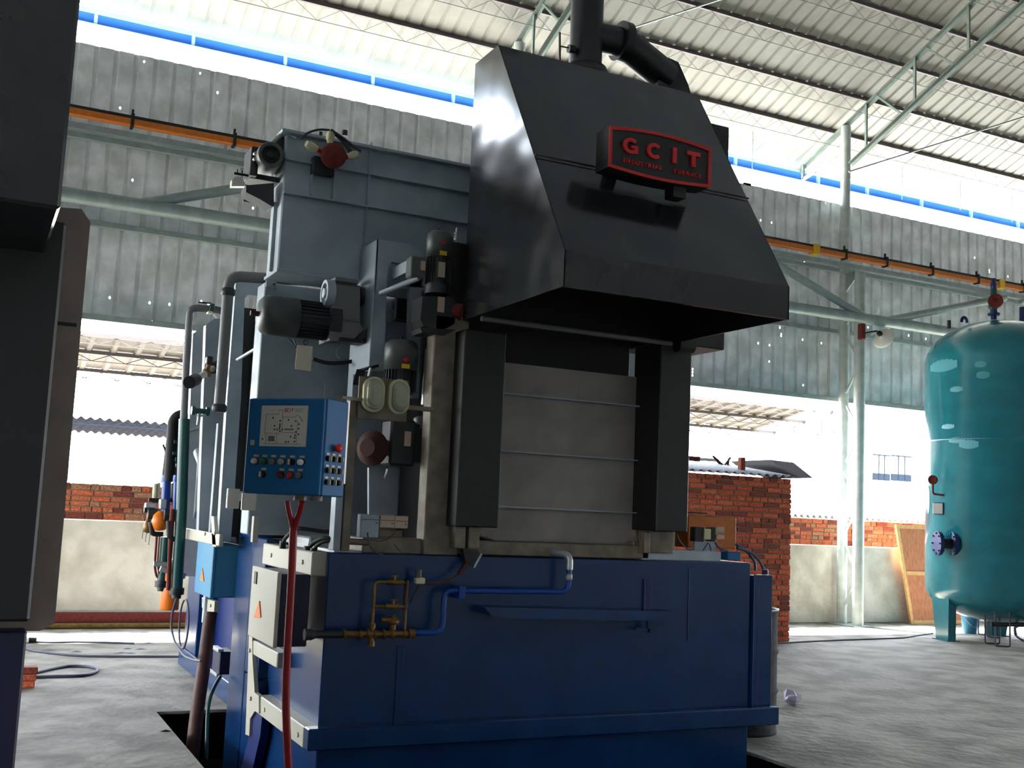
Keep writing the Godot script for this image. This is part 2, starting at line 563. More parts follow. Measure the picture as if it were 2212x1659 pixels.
func build_enclosure():
	# the parts of the shed behind and beside the camera
	var wf := structure("wall_front")
	var st := begin()
	box(st, Vector3(-11, 0, 1.9), Vector3(27.5, 8.1, 2.1))
	part("wall_face", st, M.front_wall, wf)
	for side in [0, 1]:
		var ws := structure(["wall_left", "wall_right"][side])
		var x: float = [-11.2, 27.5][side]
		var a := begin()
		side_prism(a, [Vector2(-13.75, 3.56), Vector2(2.0, 3.56), Vector2(2.0, 8.0), Vector2(-6.0, 11.25), Vector2(-13.75, 8.1)], x, x + 0.2)
		part("wall_face", a, M.cladding, ws)
		var d := begin()
		box(d, Vector3(x, 0, -13.75), Vector3(x + 0.2, 1.21, 2.0))
		part("dado_wall", d, M.plaster, ws)

# ---------------------------------------------------------------- outside the back wall
func wavy_sheet(st: SurfaceTool, a: Vector3, along: Vector3, up_slope: Vector3, pitch: float, amp: float, n: int) -> void:
	var nrm := along.cross(up_slope).normalized()
	if nrm.y < 0:
		nrm = -nrm
	st.set_smooth_group(0)
	for k in n * 6:
		var p0 := a + along * (pitch * k / 6.0) + nrm * (sin(TAU * k / 6.0) * amp)
		var p1 := a + along * (pitch * (k + 1) / 6.0) + nrm * (sin(TAU * (k + 1) / 6.0) * amp)
		quad(st, p0, p1, p1 + up_slope, p0 + up_slope)
	st.set_smooth_group(-1)

func lattice(web: SurfaceTool, a: Vector3, b: Vector3, drop: Vector3, step: float, r: float) -> void:
	var n := int(a.distance_to(b) / step)
	for k in n:
		var p := a.lerp(b, float(k) / n)
		var q := a.lerp(b, (k + 1.0) / n)
		var mid := p.lerp(q, 0.5) + drop
		bar(web, p, mid, r, r)
		bar(web, mid, q, r, r)

func build_outside():
	var g := structure("ground")
	var st := begin()
	box(st, Vector3(-70, -0.5, -90), Vector3(90, -0.03, -13.76))
	part("yard", st, M.ground, g)
	# eave: blue fascia board, its gutter lip and the angle that carries the sheet ends
	var fa := thing("eave_fascia", "long blue fascia board under the corrugated eave outside the bright slot", "fascia")
	st = begin()
	box(st, Vector3(-11, 7.50, -14.66), Vector3(27.5, 7.73, -14.63))
	part("board", st, M.fascia_blue, fa)
	st = begin()
	box(st, Vector3(-11, 7.49, -14.63), Vector3(27.5, 7.505, -14.55))
	part("lip", st, M.gutter, fa)
	st = begin()
	box(st, Vector3(-11, 7.675, -14.62), Vector3(27.5, 7.70, -14.55))
	box(st, Vector3(-11, 7.64, -14.56), Vector3(27.5, 7.70, -14.545))
	part("eave_angle", st, M.gutter, fa)
	for x in [-0.28, 0.94, 2.17, 3.42, 4.7, 5.96, 7.3, 8.6, 9.9, 11.18, 13.0, 14.15, 15.5, 16.8, 18.1]:
		st = begin()
		box(st, Vector3(x - 0.02, 7.5, -14.63), Vector3(x + 0.02, 7.68, -14.575))
		part("stiffener", st, M.gutter, fa)
	# lean-to canopy just outside, its pale sheets on three lattice purlins
	var ca := thing("canopy", "cream lean-to canopy on lattice purlins seen through the opening under the cladding", "canopy")
	var c0 := Vector3(-9.0, 3.487, -14.62)
	var slope := Vector3(0, -0.31, -1.6)
	for k in 24:
		st = begin()
		T = Transform3D(Basis(Vector3(1, 0, 0), slope.normalized(), Vector3(1, 0, 0).cross(slope.normalized())), c0 + Vector3(k * 0.91, 0.03, 0.06))
		for r in 3:
			var u := r * 0.3033
			var cut := [0.0, 0.20, 0.225, 0.275, 0.3033]
			var dp := [0.0, 0.0, -0.04, -0.04, 0.0]
			for s in 4:
				quad(st, Vector3(u + cut[s], 0, dp[s]), Vector3(u + cut[s + 1], 0, dp[s + 1]), Vector3(u + cut[s + 1], 1.5, dp[s + 1]), Vector3(u + cut[s], 1.5, dp[s]))
		T = Transform3D.IDENTITY
		part("canopy_sheet", st, M.canopy, ca)
	for p in [Vector2(3.49, -14.5), Vector2(3.352, -15.2), Vector2(3.2, -16.0)]:
		st = begin()
		box(st, Vector3(-9, p.x - 0.03, p.y - 0.025), Vector3(13.3, p.x + 0.02, p.y + 0.025))
		part("canopy_purlin", st, M.purlin, ca)
		st = begin()
		lattice(st, Vector3(-9, p.x - 0.03, p.y), Vector3(13.3, p.x - 0.03, p.y), Vector3(0, -0.09, 0.0), 0.42, 0.011)
		bar(st, Vector3(-9, p.x - 0.12, p.y), Vector3(13.3, p.x - 0.12, p.y), 0.01, 0.01)
		part("purlin_web", st, M.purlin, ca)
	st = begin()
	bar(st, Vector3(13.28, 3.49, -14.45), Vector3(13.28, 3.17, -16.05), 0.03, 0.05)
	bar(st, Vector3(13.28, 3.113, -15.473), Vector3(13.28, 3.131, -14.432), 0.03, 0.03)
	bar(st, Vector3(13.28, 3.113, -15.473), Vector3(13.28, 3.238, -15.476), 0.025, 0.025)
	bar(st, Vector3(13.28, 3.139, -14.764), Vector3(13.28, 3.367, -14.78), 0.025, 0.025)
	bar(st, Vector3(13.28, 3.111, -14.869), Vector3(13.28, 2.566, -14.447), 0.025, 0.025)
	part("canopy_bracket", st, M.purlin, ca)
	# old brick wall behind the dado, with a corrugated roof on it
	old_wall()
	# roofs and buildings beyond
	var dr := thing("distant_roof", "grey lean-to roof edge far outside left of the furnace", "roof")
	st = begin()
	wavy_sheet(st, Vector3(-6, 2.77, -24.2), Vector3(1, 0, 0), Vector3(0, 0.09, 3.2), 0.16, 0.025, 70)
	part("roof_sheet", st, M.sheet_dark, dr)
	st = begin()
	box(st, Vector3(-6, 2.74, -21.06), Vector3(5, 2.76, -21.0))
	lattice(st, Vector3(-6, 2.85, -21.0), Vector3(5, 2.85, -21.0), Vector3(0, -0.1, 0), 0.5, 0.012)
	part("purlin_web", st, M.pane, dr)
	st = begin()
	for x in [-5.5, 4.5]:
		box(st, Vector3(x - 0.05, -0.03, -21.3), Vector3(x + 0.05, 2.85, -21.2))
	part("post", st, M.sheet_grey, dr)
	var hb := thing("distant_building", "white rendered building with two windows far outside left of the teal tank", "building")
	st = begin()
	box(st, Vector3(25.5, -0.03, -34), Vector3(36, 6.4, -29.2))
	part("wall", st, M.render_white, hb)
	for q in [[28.557, 4.098, 29.352, 3.226], [29.436, 4.12, 30.381, 3.247]]:
		st = begin()
		fbox(st, q[0], q[1], q[2], q[3], -29.1, 0.12)
		var win := part("window", st, M.render_white, hb)
		st = begin()
		fbox(st, q[0], q[1] - (q[1] - q[3]) * 0.72, q[2], q[3], -29.08, 0.05)
		part("pane", st, M.pane, win)
		st = begin()
		for t in [0.33, 0.66]:
			fbox(st, lerpf(q[0], q[2], t) - 0.012, q[1], lerpf(q[0], q[2], t) + 0.012, q[3], -29.06, 0.03, 0.0)
		fbox(st, q[0], q[1] + 0.04, q[2], q[1], -29.06, 0.05, 0.0)
		part("bar", st, M.pane, win)
	var sr := thing("slanted_roof", "dark corrugated sheet roof tilted above the brick hut, far outside", "roof")
	st = begin()
	prism(st, [Vector2(15.658, 2.907), Vector2(16.305, 2.885), Vector2(16.877, 2.569), Vector2(16.625, 2.576), Vector2(16.203, 2.746), Vector2(15.814, 2.815)], -20.4, -19.0)
	var p0 := Vector3(15.659, 2.887, -19)
	var p1 := Vector3(16.864, 2.578, -19)
	part("roof_sheet", st, M.dark_matte, sr)
	st = begin()
	box(st, Vector3(p0.x + 0.1, -0.03, -21.5), Vector3(p1.x, p1.y - 0.08, -19.2))
	part("wall", st, M.render_white, sr)

func brick_course(parent: Node, rng: RandomNumberGenerator, x0: float, x1: float, y: float, h: float, z: float, lens: Array, mats: Array, depth := 0.11) -> void:
	var x := x0
	while x < x1 - 0.02:
		var l: float = lens[rng.randi() % lens.size()] * rng.randf_range(0.94, 1.06)
		var e := minf(x + l, x1)
		if e - x > 0.03:
			var st := begin()
			var j := 0.006
			var out := rng.randf_range(-0.006, 0.006)
			box(st, Vector3(x + j, y + j * rng.randf_range(0.5, 1.3), z - depth), Vector3(e - j, y + h - j * rng.randf_range(0.5, 1.3), z + out), 0.006)
			part("brick", st, M[mats[rng.randi() % mats.size()]], parent)
		x = e

func old_wall():
	var ow := thing("old_brick_wall", "weathered red brick wall under a wavy roof edge, outside behind the low concrete wall", "brick wall")
	var rng := RandomNumberGenerator.new()
	rng.seed = 5
	var st := begin()
	box(st, Vector3(-6, -0.03, -14.5), Vector3(22, 1.62, -14.315))
	part("mortar", st, M.mortar, ow)
	for span in [Vector2(0.9, 2.45), Vector2(12.2, 16.0)]:
		var y := 1.17
		for h in [0.115, 0.065, 0.065, 0.065, 0.07, 0.085]:
			var big: bool = h > 0.1
			brick_course(ow, rng, span.x, span.y, y, h, -14.30, [0.24, 0.24, 0.2] if big else ([0.115, 0.12, 0.12] if y < 1.3 else [0.24, 0.24, 0.115]), ["brick_a", "brick_c", "brick_e", "brick_c", "brick_d"])
			y += h
	var rs := begin()
	wavy_sheet(rs, Vector3(-4, 1.66, -14.1), Vector3(1, 0, 0), Vector3(0, 0.75, -4.0), 0.13, 0.034, 190)
	part("roof_sheet", rs, M.asbestos, ow)

# ---------------------------------------------------------------- columns, trusses, purlins, crane rail
func build_steelwork():
	var n_zoom := 0
	for tr in [[0.22, "left of the grey furnace tower"], [6.42, "behind the black hood and flue"], [12.5, "in front of the open wall left of the teal tank"], [18.82, "right of the teal tank"]]:
		var x: float = tr[0]
		var co := thing("lattice_column", "pale grey lattice column of two round pipes " + tr[1], "column", Vector3(x, 0, -13.2))
		T = Transform3D(Basis.IDENTITY, Vector3(0, 0, 13.2))
		var zf := -13.04
		var zb := -13.42
		var st := begin()
		cyl(st, Vector3(0, 0, zf), Vector3(0, 5.62, zf), 0.088, 20)
		part("front_pipe", st, M.steel_white, co)
		st = begin()
		cyl(st, Vector3(0.03, 0, zb), Vector3(0.03, 8.12, zb), 0.08, 20)
		part("rear_pipe", st, M.steel_white, co)
		st = begin()
		var y := 0.2
		var flip := false
		while y < 5.2:
			var a := Vector3(0.02, y, zf if flip else zb)
			var b := Vector3(0.02, y + 0.56, zb if flip else zf)
			bar(st, a, b, 0.03, 0.03)
			y += 0.56
			flip = not flip
		part("lacing", st, M.steel_white, co)
		st = begin()
		box(st, Vector3(-0.12, 5.60, zb + 0.06), Vector3(0.12, 5.63, zf + 0.12))
		side_prism(st, [Vector2(zb + 0.07, 5.6), Vector2(zf + 0.02, 5.6), Vector2(zb + 0.07, 5.3)], -0.012, 0.012)
		part("corbel", st, M.steel_pale, co)
		st = begin()
		box(st, Vector3(-0.2, 0.0, zb - 0.13), Vector3(0.2, 0.015, zf + 0.14))
		part("base_plate", st, M.steel_pale, co)
		T = Transform3D.IDENTITY
		# truss
		var t := thing("roof_truss", "pale steel roof truss sloping up " + ["over the far left corner", "behind the black flue pipe", "from the column left of the teal tank", "over the far right corner"][n_zoom], "truss", Vector3(x, 0, 0))
		n_zoom += 1
		st = begin()
		angle_bar(st, Vector3(0, roof_y(-14.55) - 0.1, -14.55), Vector3(0, roof_y(-6.1) - 0.1, -6.1), 0.07, 0.008)
		part("top_chord", st, M.steel_truss, t)
		st = begin()
		angle_bar(st, Vector3(0, 7.45, -13.3), Vector3(0, roof_y(-6.2) - 0.75, -6.2), 0.07, 0.008)
		part("bottom_chord", st, M.steel_truss, t)
		var bot := func(z: float) -> float: return lerpf(7.45, roof_y(-6.2) - 0.75, (z + 13.3) / 7.1)
		for k in 6:
			var z := -12.93 + k * 1.02
			st = begin()
			bar(st, Vector3(0.0, roof_y(z) - 0.1, z), Vector3(0.0, bot.call(z), z), 0.04, 0.03)
			part("strut", st, M.steel_truss, t)
			st = begin()
			bar(st, Vector3(0.03, roof_y(z + 0.2) - 0.1, z + 0.2), Vector3(0.03, bot.call(z + 0.75), z + 0.75), 0.035, 0.03)
			part("diagonal", st, M.steel_truss, t)
		st = begin()
		bar(st, Vector3(0, roof_y(-14.42) - 0.1, -14.42), Vector3(0, 7.46, -14.42), 0.045, 0.045)
		bar(st, Vector3(0, 7.47, -14.42), Vector3(0, 7.66, -13.42), 0.045, 0.045)
		bar(st, Vector3(0, 7.52, -14.2), Vector3(0, 7.2, -13.43), 0.035, 0.035)
		part("eave_bracket", st, M.steel_truss, t)
	# purlins
	var word := ["the dark toothed one along the eave", "second up from the eave", "third up from the eave", "fourth up from the eave", "fifth up from the eave", "sixth up from the eave", "seventh up from the eave", "eighth up from the eave"]
	for k in 8:
		var z := -13.7 + k * 0.755
		var y := roof_y(z)
		var pu := thing("roof_purlin", "long dark lattice purlin under the pale roof sheets, " + word[k], "purlin", Vector3.ZERO, "roof purlins")
		var st := begin()
		box(st, Vector3(-11, y - 0.04, z - 0.02), Vector3(27.5, y + 0.012, z + 0.02))
		part("chord", st, M.purlin, pu)
		st = begin()
		var dr := Vector3(0, -0.21, 0.0)
		lattice(st, Vector3(-11, y - 0.04, z), Vector3(27.5, y - 0.04, z), dr, 0.62, 0.0048)
		bar(st, Vector3(-11, y - 0.25, z), Vector3(27.5, y - 0.25, z), 0.008, 0.008)
		part("web", st, M.purlin, pu)
		if k == 0:
			st = begin()
			for j in 167:
				var x := -11.0 + 0.23 * j + 0.195
				prism_at(st, Vector3(x, y + 0.01, z))
			part("rib_closure", st, M.purlin, pu)
	# roof braces
	var rb := begin()
	bar(rb, Vector3(12.397, 7.261, -13.2), Vector3(16.9, roof_y(-11.0) - 0.12, -11.0), 0.022, 0.022)
	single("brace_rod", rb, M.steel_pale, "thin steel brace rod running up to the right from the lattice column head", "brace")
	rb = begin()
	bar(rb, Vector3(7.472, 8.264, -13), Vector3(10.3, roof_y(-10.6) - 0.12, -10.6), 0.02, 0.02)
	single("brace_rod", rb, M.steel_pale, "thin steel brace rod rising to the right from behind the black flue pipe", "brace")
	for q in [[Vector3(14.493, 8.206, -14.1), Vector3(14.541, 7.368, -14.1), "nearest to the lattice column"], [Vector3(15.944, 8.188, -14.1), Vector3(16.012, 7.414, -14.1), "middle of three"], [Vector3(17.324, 8.093, -14.1), Vector3(17.327, 7.405, -14.1), "nearest the right edge"], [Vector3(11.144, 7.693, -14.1), Vector3(11.153, 7.322, -14.1), "just right of the black hood"]]:
		rb = begin()
		bar(rb, Vector3(q[0].x, roof_y(-14.1) + 0.02, -14.1), Vector3(q[0].x, q[1].y, q[0].z), 0.009, 0.009)
		single("hanger_rod", rb, M.steel_pale, "thin vertical hanger rod in front of the blue fascia, " + q[2], "rod")
	# crane runway: round bottom chord with diagonals, and the orange conductor rail on top
	var cr := thing("crane_runway", "grey crane runway truss with a thick round bottom pipe along the back wall", "girder")
	var zc := -12.86
	var st := begin()
	var pa := Vector3(0.538, 4.736, -12.86)
	var pb := Vector3(14.166, 4.842, -12.86)
	cyl(st, Vector3(-11, (pa.y + pb.y) / 2, zc), Vector3(27.5, (pa.y + pb.y) / 2, zc), 0.085, 20)
	part("bottom_pipe", st, M.steel_pale, cr)
	var yb := (pa.y + pb.y) / 2
	var yt := 5.58
	st = begin()
	box(st, Vector3(-11, yt - 0.035, zc - 0.05), Vector3(27.5, yt + 0.035, zc + 0.05))
	part("top_beam", st, M.steel_pale, cr)
	for d in [[1.4, 3.6], [5.5, 3.4], [6.6, 8.9], [12.5, 10.3], [12.8, 15.6], [18.7, 16.0], [18.9, 21.0]]:
		st = begin()
		cyl(st, Vector3(d[0], yb, zc), Vector3(d[1], yt - 0.05, zc), 0.06, 14)
		part("diagonal", st, M.steel_pale, cr)
	var rl := thing("conductor_rail", "orange conductor rail with dark top and clips along the back wall", "rail")
	st = begin()
	var ry := 5.66
	box(st, Vector3(-11, ry, zc + 0.06), Vector3(27.5, ry + 0.085, zc + 0.15), 0.01)
	part("cover", st, M.rail_orange, rl)
	st = begin()
	box(st, Vector3(-11, ry + 0.085, zc + 0.07), Vector3(27.5, ry + 0.12, zc + 0.14), 0.004)
	part("top_strip", st, M.dark, rl)
	for x in [1.3, 2.45, 3.6, 11.9, 12.75, 13.75, 14.8, 15.9, 17.0]:
		st = begin()
		box(st, Vector3(x - 0.018, ry - 0.02, zc + 0.05), Vector3(x + 0.018, ry + 0.14, zc + 0.165), 0.003)
		box(st, Vector3(x - 0.012, ry + 0.12, zc + 0.09), Vector3(x + 0.012, ry + 0.2, zc + 0.115))
		part("clip", st, M.dark, rl)
	for x in [2.98, 11.3, 15.35]:
		st = begin()
		box(st, Vector3(x - 0.06, ry - 0.03, zc + 0.04), Vector3(x + 0.06, ry + 0.13, zc + 0.17), 0.006)
		part("joint_box", st, M.yellow, rl)
	# round lamp on the column
	var la := thing("shade_lamp", "white enamel shade lamp on a bent arm beside the lattice column", "lamp", Vector3(12.363, 4.557, -12.95))
	st = begin()
	pipe(st, [Vector3(0.08, 0, 0), Vector3(0.18, 0.03, 0.1), Vector3(0.28, 0.05, 0.14)], 0.014, 8, 0.05)
	part("arm", st, M.dark, la)
	st = begin()
	var lp := Vector3(0.33, 0.0, 0.16)
	var ld := Vector3(0.85, -0.41, -0.2)
	lathe(st, [Vector2(0.0, 0.0), Vector2(0.045, 0.0), Vector2(0.05, 0.03), Vector2(0.11, 0.05), Vector2(0.155, 0.08), Vector2(0.185, 0.12), Vector2(0.178, 0.124), Vector2(0.145, 0.085), Vector2(0.0, 0.05)], lp, ld, 28)
	part("shade", st, M.white_enamel, la)
	st = begin()
	lathe(st, [Vector2(0.0, -0.06), Vector2(0.04, -0.05), Vector2(0.04, 0.0), Vector2(0, 0.0)], lp, ld, 16)
	part("socket", st, M.dark, la)
	st = begin()
	lathe(st, [Vector2(0.0, 0.2), Vector2(0.035, 0.19), Vector2(0.05, 0.15), Vector2(0.035, 0.09), Vector2(0.02, 0.05)], lp, ld, 18)
	part("bulb", st, M.white_enamel, la)
	st = begin()
	box(st, Vector3(0.0, -0.1, 0.0), Vector3(0.085, 0.15, 0.1), 0.01)
	part("switch_box", st, M.rust_red, la)

func prism_at(st: SurfaceTool, p: Vector3) -> void:
	var keep := T
	T = T * Transform3D(Basis.IDENTITY, p)
	prism(st, [Vector2(-0.036, 0), Vector2(0.036, 0), Vector2(0.016, 0.018), Vector2(-0.016, 0.018)], -0.015, 0.015)
	T = keep

func build_brick_hut():
	var hut := thing("brick_hut", "small red brick hut with a corrugated lid roof right of the furnace", "hut")
	var rng := RandomNumberGenerator.new()
	rng.seed = 9
	var st := begin()
	box(st, Vector3(7.6, 0, -13.2), Vector3(9.715, 2.1, -11.375))
	part("mortar", st, M.mortar, hut)
	var h := 2.11 / 32.0
	for k in 32:
		var header := k % 4 == 3
		brick_course(hut, rng, 7.78 + (0.06 if k % 2 else 0.0), 9.73, k * h, h, -11.36, [0.125] if header else [0.25, 0.25, 0.245], ["brick_a", "brick_b", "brick_a", "brick_d", "brick_b"])
	st = begin()
	wavy_sheet(st, Vector3(7.5, 2.13, -11.25), Vector3(1, 0, 0), Vector3(0, 0.28, -2.1), 0.13, 0.02, 17)
	part("roof_sheet", st, M.sheet_grey, hut)
	var n_stick := 0
	for q in [[Vector3(9.336, 2.307, -12.4), Vector3(9.215, 2.408, -12.4)], [Vector3(9.215, 2.408, -12.4), Vector3(9.4, 2.285, -12.4)], [Vector3(9.401, 2.272, -12.4), Vector3(9.517, 2.408, -12.4)], [Vector3(9.473, 2.263, -12.4), Vector3(9.485, 2.393, -12.4)]]:
		st = begin()
		bar(st, q[0], q[1], 0.025, 0.02)
		single("scrap_stick", st, M.wood_dark, ["thin dark wood offcut tilting left, leftmost scrap on the hut roof", "thin dark wood offcut falling to the right, long one on the hut roof", "thin dark wood offcut tilting right on the hut roof", "thin dark wood offcut standing upright beside the loose brick on the hut roof"][n_stick], "stick", "wood offcuts on the hut roof")
		n_stick += 1
	st = begin()
	box(st, Vector3(9.175, 2.198, -11.8) + Vector3(0, -0.03, 0), Vector3(9.248, 2.37, -11.8) + Vector3(0, 0, 0.08), 0.008)
	single("loose_brick", st, M.brick_d, "single brown brick standing on end on the hut roof", "brick")
	for k in 4:
		st = begin()
		cyl(st, Vector3(9.101, 2.248, -12.8) + Vector3(k * 0.055, -0.05, 0), Vector3(9.096, 2.412, -12.8) + Vector3(k * 0.055, 0, 0), 0.026, 10)
		single("clay_pipe", st, M.rust_red, "short red clay pipe on the hut roof, " + ["touching the black panel", "second from the black panel", "third from the black panel", "farthest right of four"][k], "pipe", "clay pipes on the hut roof")
	st = begin()
	var f := Vector3(9.665, 2.325, -13)
	box(st, f + Vector3(-0.28, 0, 0), f + Vector3(0.1, 0.09, 0.01))
	single("board_offcut", st, M.render_white, "pale flat board propped on the hut roof behind the sticks", "board")
# ---------------------------------------------------------------- the teal pressure tank and what stands by it
var tank_axis := Vector3(13.38, 0, -11.1)

func on_tank(px_side: float, y: float, off := 0.0) -> Vector3:   # px_side: -1 left silhouette as seen from the hall, 0 facing
	var d := tank_dir(px_side)
	return tank_axis + d * (1.05 + off) + Vector3(0, y, 0)

func tank_dir(s: float) -> Vector3:
	var a := asin(clampf(s, -1.0, 1.0))
	var facing := Vector3(-0.77, 0, 0.638)
	var left := Vector3(-0.638, 0, -0.77)
	return facing * cos(a) - left * sin(a)

func build_tank():
	var tk := thing("pressure_tank", "tall teal pressure tank with domed ends standing on legs", "tank", tank_axis)
	T = Transform3D(Basis.IDENTITY, -tank_axis)
	var R := 1.05
	var prof := []
	for k in 9:
		var a := PI / 2 * k / 8.0
		prof.append(Vector2(sin(a) * R, 0.72 - cos(a) * 0.46))
	prof.append(Vector2(R, 2.79))
	prof.append(Vector2(R + 0.006, 2.795))
	prof.append(Vector2(R + 0.006, 2.815))
	prof.append(Vector2(R, 2.82))
	for k in 10:
		var a := PI / 2 * k / 9.0
		prof.append(Vector2(cos(a) * R, 3.98 + sin(a) * 0.63))
	var st := begin()
	lathe(st, prof, tank_axis, Vector3.UP, 64)
	part("shell", st, M.tank_teal, tk)
	for sd in [0.0, 2.1, 4.2]:
		var d := Vector3(-0.972, 0, -0.235).rotated(Vector3.UP, -sd)
		st = begin()
		var keep := T
		T = T * Transform3D(Basis(d.cross(Vector3.UP), Vector3.UP, -d).orthonormalized(), tank_axis + d * 0.93)
		prism(st, [Vector2(-0.15, 0.012), Vector2(0.13, 0.012), Vector2(0.24, 0.62), Vector2(-0.17, 0.62)], -0.06, 0.06)
		box(st, Vector3(-0.19, 0, -0.1), Vector3(0.17, 0.014, 0.1))
		T = keep
		part("leg", st, M.tank_teal, tk)
	# worn pale patches of the paint
	for q in [[-0.72, 3.86, 0.36, 0.17], [-0.25, 3.83, 0.14, 0.08], [-0.22, 3.68, 0.16, 0.1], [-0.55, 3.5, 0.16, 0.07], [-0.66, 2.98, 0.16, 0.06], [-0.55, 2.78, 0.2, 0.07], [-0.4, 2.72, 0.24, 0.12], [-0.93, 1.95, 0.04, 0.4]]:
		st = begin()
		for k in 6:
			var s0: float = q[0] - q[2] / 2 + q[2] * k / 6.0
			var s1: float = q[0] - q[2] / 2 + q[2] * (k + 1) / 6.0
			var h0: float = q[3] * (0.35 + 0.65 * sin(PI * (k + 0.4) / 6.8)) / 2
			var h1: float = q[3] * (0.35 + 0.65 * sin(PI * (k + 1.4) / 6.8)) / 2
			quad(st, on_tank(s0, q[1] - h0, 0.004), on_tank(s1, q[1] - h1, 0.004), on_tank(s1, q[1] + h1 + 0.02, 0.004), on_tank(s0, q[1] + h0, 0.004))
		part("paint_patch", st, M.tank_patch, tk)
	# pressure gauge on its siphon
	var g := on_tank(-0.76, 2.2)
	var gd := tank_dir(-0.76)
	var side := Vector3(-0.77, 0, 0.638)
	st = begin()
	pipe(st, [on_tank(-0.72, 2.02), g + gd * 0.13 + Vector3(0, -0.17, 0), g + gd * 0.13], 0.014, 8, 0.04)
	var gp := part("gauge_pipe", st, M.rust_red, tk)
	st = begin()
	lathe(st, [Vector2(0, -0.03), Vector2(0.065, -0.03), Vector2(0.065, 0.02), Vector2(0.058, 0.025), Vector2(0.058, 0.012), Vector2(0, 0.012)], g + gd * 0.13 + Vector3(0, 0.03, 0), side, 20, false)
	part("gauge", st, M.rust_red, gp)
	# name plate on a bracket
	var np := on_tank(-0.74, 1.83, 0.05)
	st = begin()
	T = T * Transform3D(Basis(side.cross(Vector3.UP) * -1.0, Vector3.UP, side).orthonormalized(), np)
	box(st, Vector3(-0.07, -0.085, -0.06), Vector3(0.09, 0.085, -0.005), 0.004)
	part("plate_bracket", st, M.blue_dark, tk)
	st = begin()
	box(st, Vector3(-0.085, -0.075, -0.01), Vector3(0.045, 0.075, 0.004), 0.003)
	part("name_plate", st, M.white_enamel, tk)
	T = Transform3D(Basis.IDENTITY, -tank_axis)
	# flanged inspection nozzle with its wheel
	var nd := Vector3(-0.895, 0, -0.444).normalized()
	var fd := Vector3(-0.444, 0, 0.895).normalized()
	var n0 := on_tank(-0.74, 1.345) + fd * 0.14
	st = begin()
	cyl(st, on_tank(-0.7, 1.345, -0.1), n0, 0.07, 18)
	cyl(st, n0 - nd * 0.1, n0 + nd * 0.12, 0.075, 20)
	part("nozzle", st, M.black_paint, tk)
	for k in 2:
		st = begin()
		var e: float = [-0.12, 0.085][k]
		cyl(st, n0 + nd * e, n0 + nd * (e + 0.05), 0.17, 28)
		for j in 8:
			var v := Vector3(0, sin(TAU * j / 8) * 0.14, 0) + fd * cos(TAU * j / 8) * 0.14
			cyl(st, n0 + v + nd * (e - 0.018), n0 + v + nd * (e + 0.068), 0.013, 6)
		part("flange", st, M.blue_dark, tk)
	st = begin()
	var wheel := []
	for j in 21:
		wheel.append(n0 - nd * 0.19 + Vector3(0, sin(TAU * j / 20) * 0.12, 0) + fd * cos(TAU * j / 20) * 0.12)
	pipe(st, wheel, 0.01, 8)
	bar(st, wheel[0], wheel[10], 0.014, 0.014)
	cyl(st, n0 - nd * 0.2, n0 - nd * 0.1, 0.014, 8)
	part("hand_wheel", st, M.tank_teal, tk)
	# lifting lug, safety valve
	st = begin()
	var lug := Vector3(12.624, 4.538, -11.1)
	var pts := []
	for k in 9:
		pts.append(lug + Vector3(cos(PI * k / 8) * 0.055, sin(PI * k / 8) * 0.075 - 0.03, 0))
	pipe(st, pts, 0.022, 8)
	part("lifting_lug", st, M.blue_dark, tk)
	st = begin()
	cyl(st, Vector3(12.319, 4.469, -11.1) + Vector3(0, -0.08, 0), Vector3(12.319, 4.502, -11.1), 0.025, 10)
	part("plug", st, M.dark, tk)
	st = begin()
	cyl(st, Vector3(13.859, 4.698, -11.1) + Vector3(0, -0.06, 0), Vector3(13.862, 4.881, -11.1), 0.06, 14)
	part("outlet", st, M.blue_dark, tk)
	T = Transform3D.IDENTITY
	var vb := Vector3(13.231, 4.665, -11.1)
	var va := thing("safety_valve", "green safety valve with a blue cap standing on top of the teal tank", "valve", vb)
	st = begin()
	lathe(st, [Vector2(0, -0.04), Vector2(0.04, -0.04), Vector2(0.04, 0.02), Vector2(0.085, 0.02), Vector2(0.085, 0.05), Vector2(0.05, 0.055), Vector2(0.05, 0.09), Vector2(0, 0.09)], Vector3.ZERO, Vector3.UP, 20, false)
	part("flange", st, M.blue_dark, va)
	st = begin()
	lathe(st, [Vector2(0, 0.08), Vector2(0.05, 0.09), Vector2(0.075, 0.14), Vector2(0.07, 0.22), Vector2(0.05, 0.26), Vector2(0.045, 0.4), Vector2(0, 0.4)], Vector3.ZERO, Vector3.UP, 20)
	for k in 4:
		cyl(st, Vector3(0, 0.13 + 0.03 * k, 0), Vector3(0, 0.14 + 0.03 * k, 0), 0.085, 16)
	part("body", st, M.green_pipe, va)
	st = begin()
	lathe(st, [Vector2(0, 0.39), Vector2(0.045, 0.4), Vector2(0.045, 0.48), Vector2(0.03, 0.53), Vector2(0.03, 0.57), Vector2(0, 0.57)], Vector3.ZERO, Vector3.UP, 16)
	bar(st, Vector3(0.03, 0.51, 0), Vector3(0.08, 0.28, 0), 0.012, 0.012)
	part("cap", st, M.blue_dark, va)
	st = begin()
	var od := Vector3(-0.62, 0, 0.78)
	cyl(st, Vector3(0, 0.21, 0), Vector3(0, 0.21, 0) + od * 0.12, 0.05, 16)
	lathe(st, [Vector2(0.05, 0.1), Vector2(0.105, 0.1), Vector2(0.105, 0.135), Vector2(0.035, 0.135), Vector2(0.035, 0.07)], Vector3(0, 0.21, 0), od, 22, false)
	part("outlet_flange", st, M.rust_red, va)
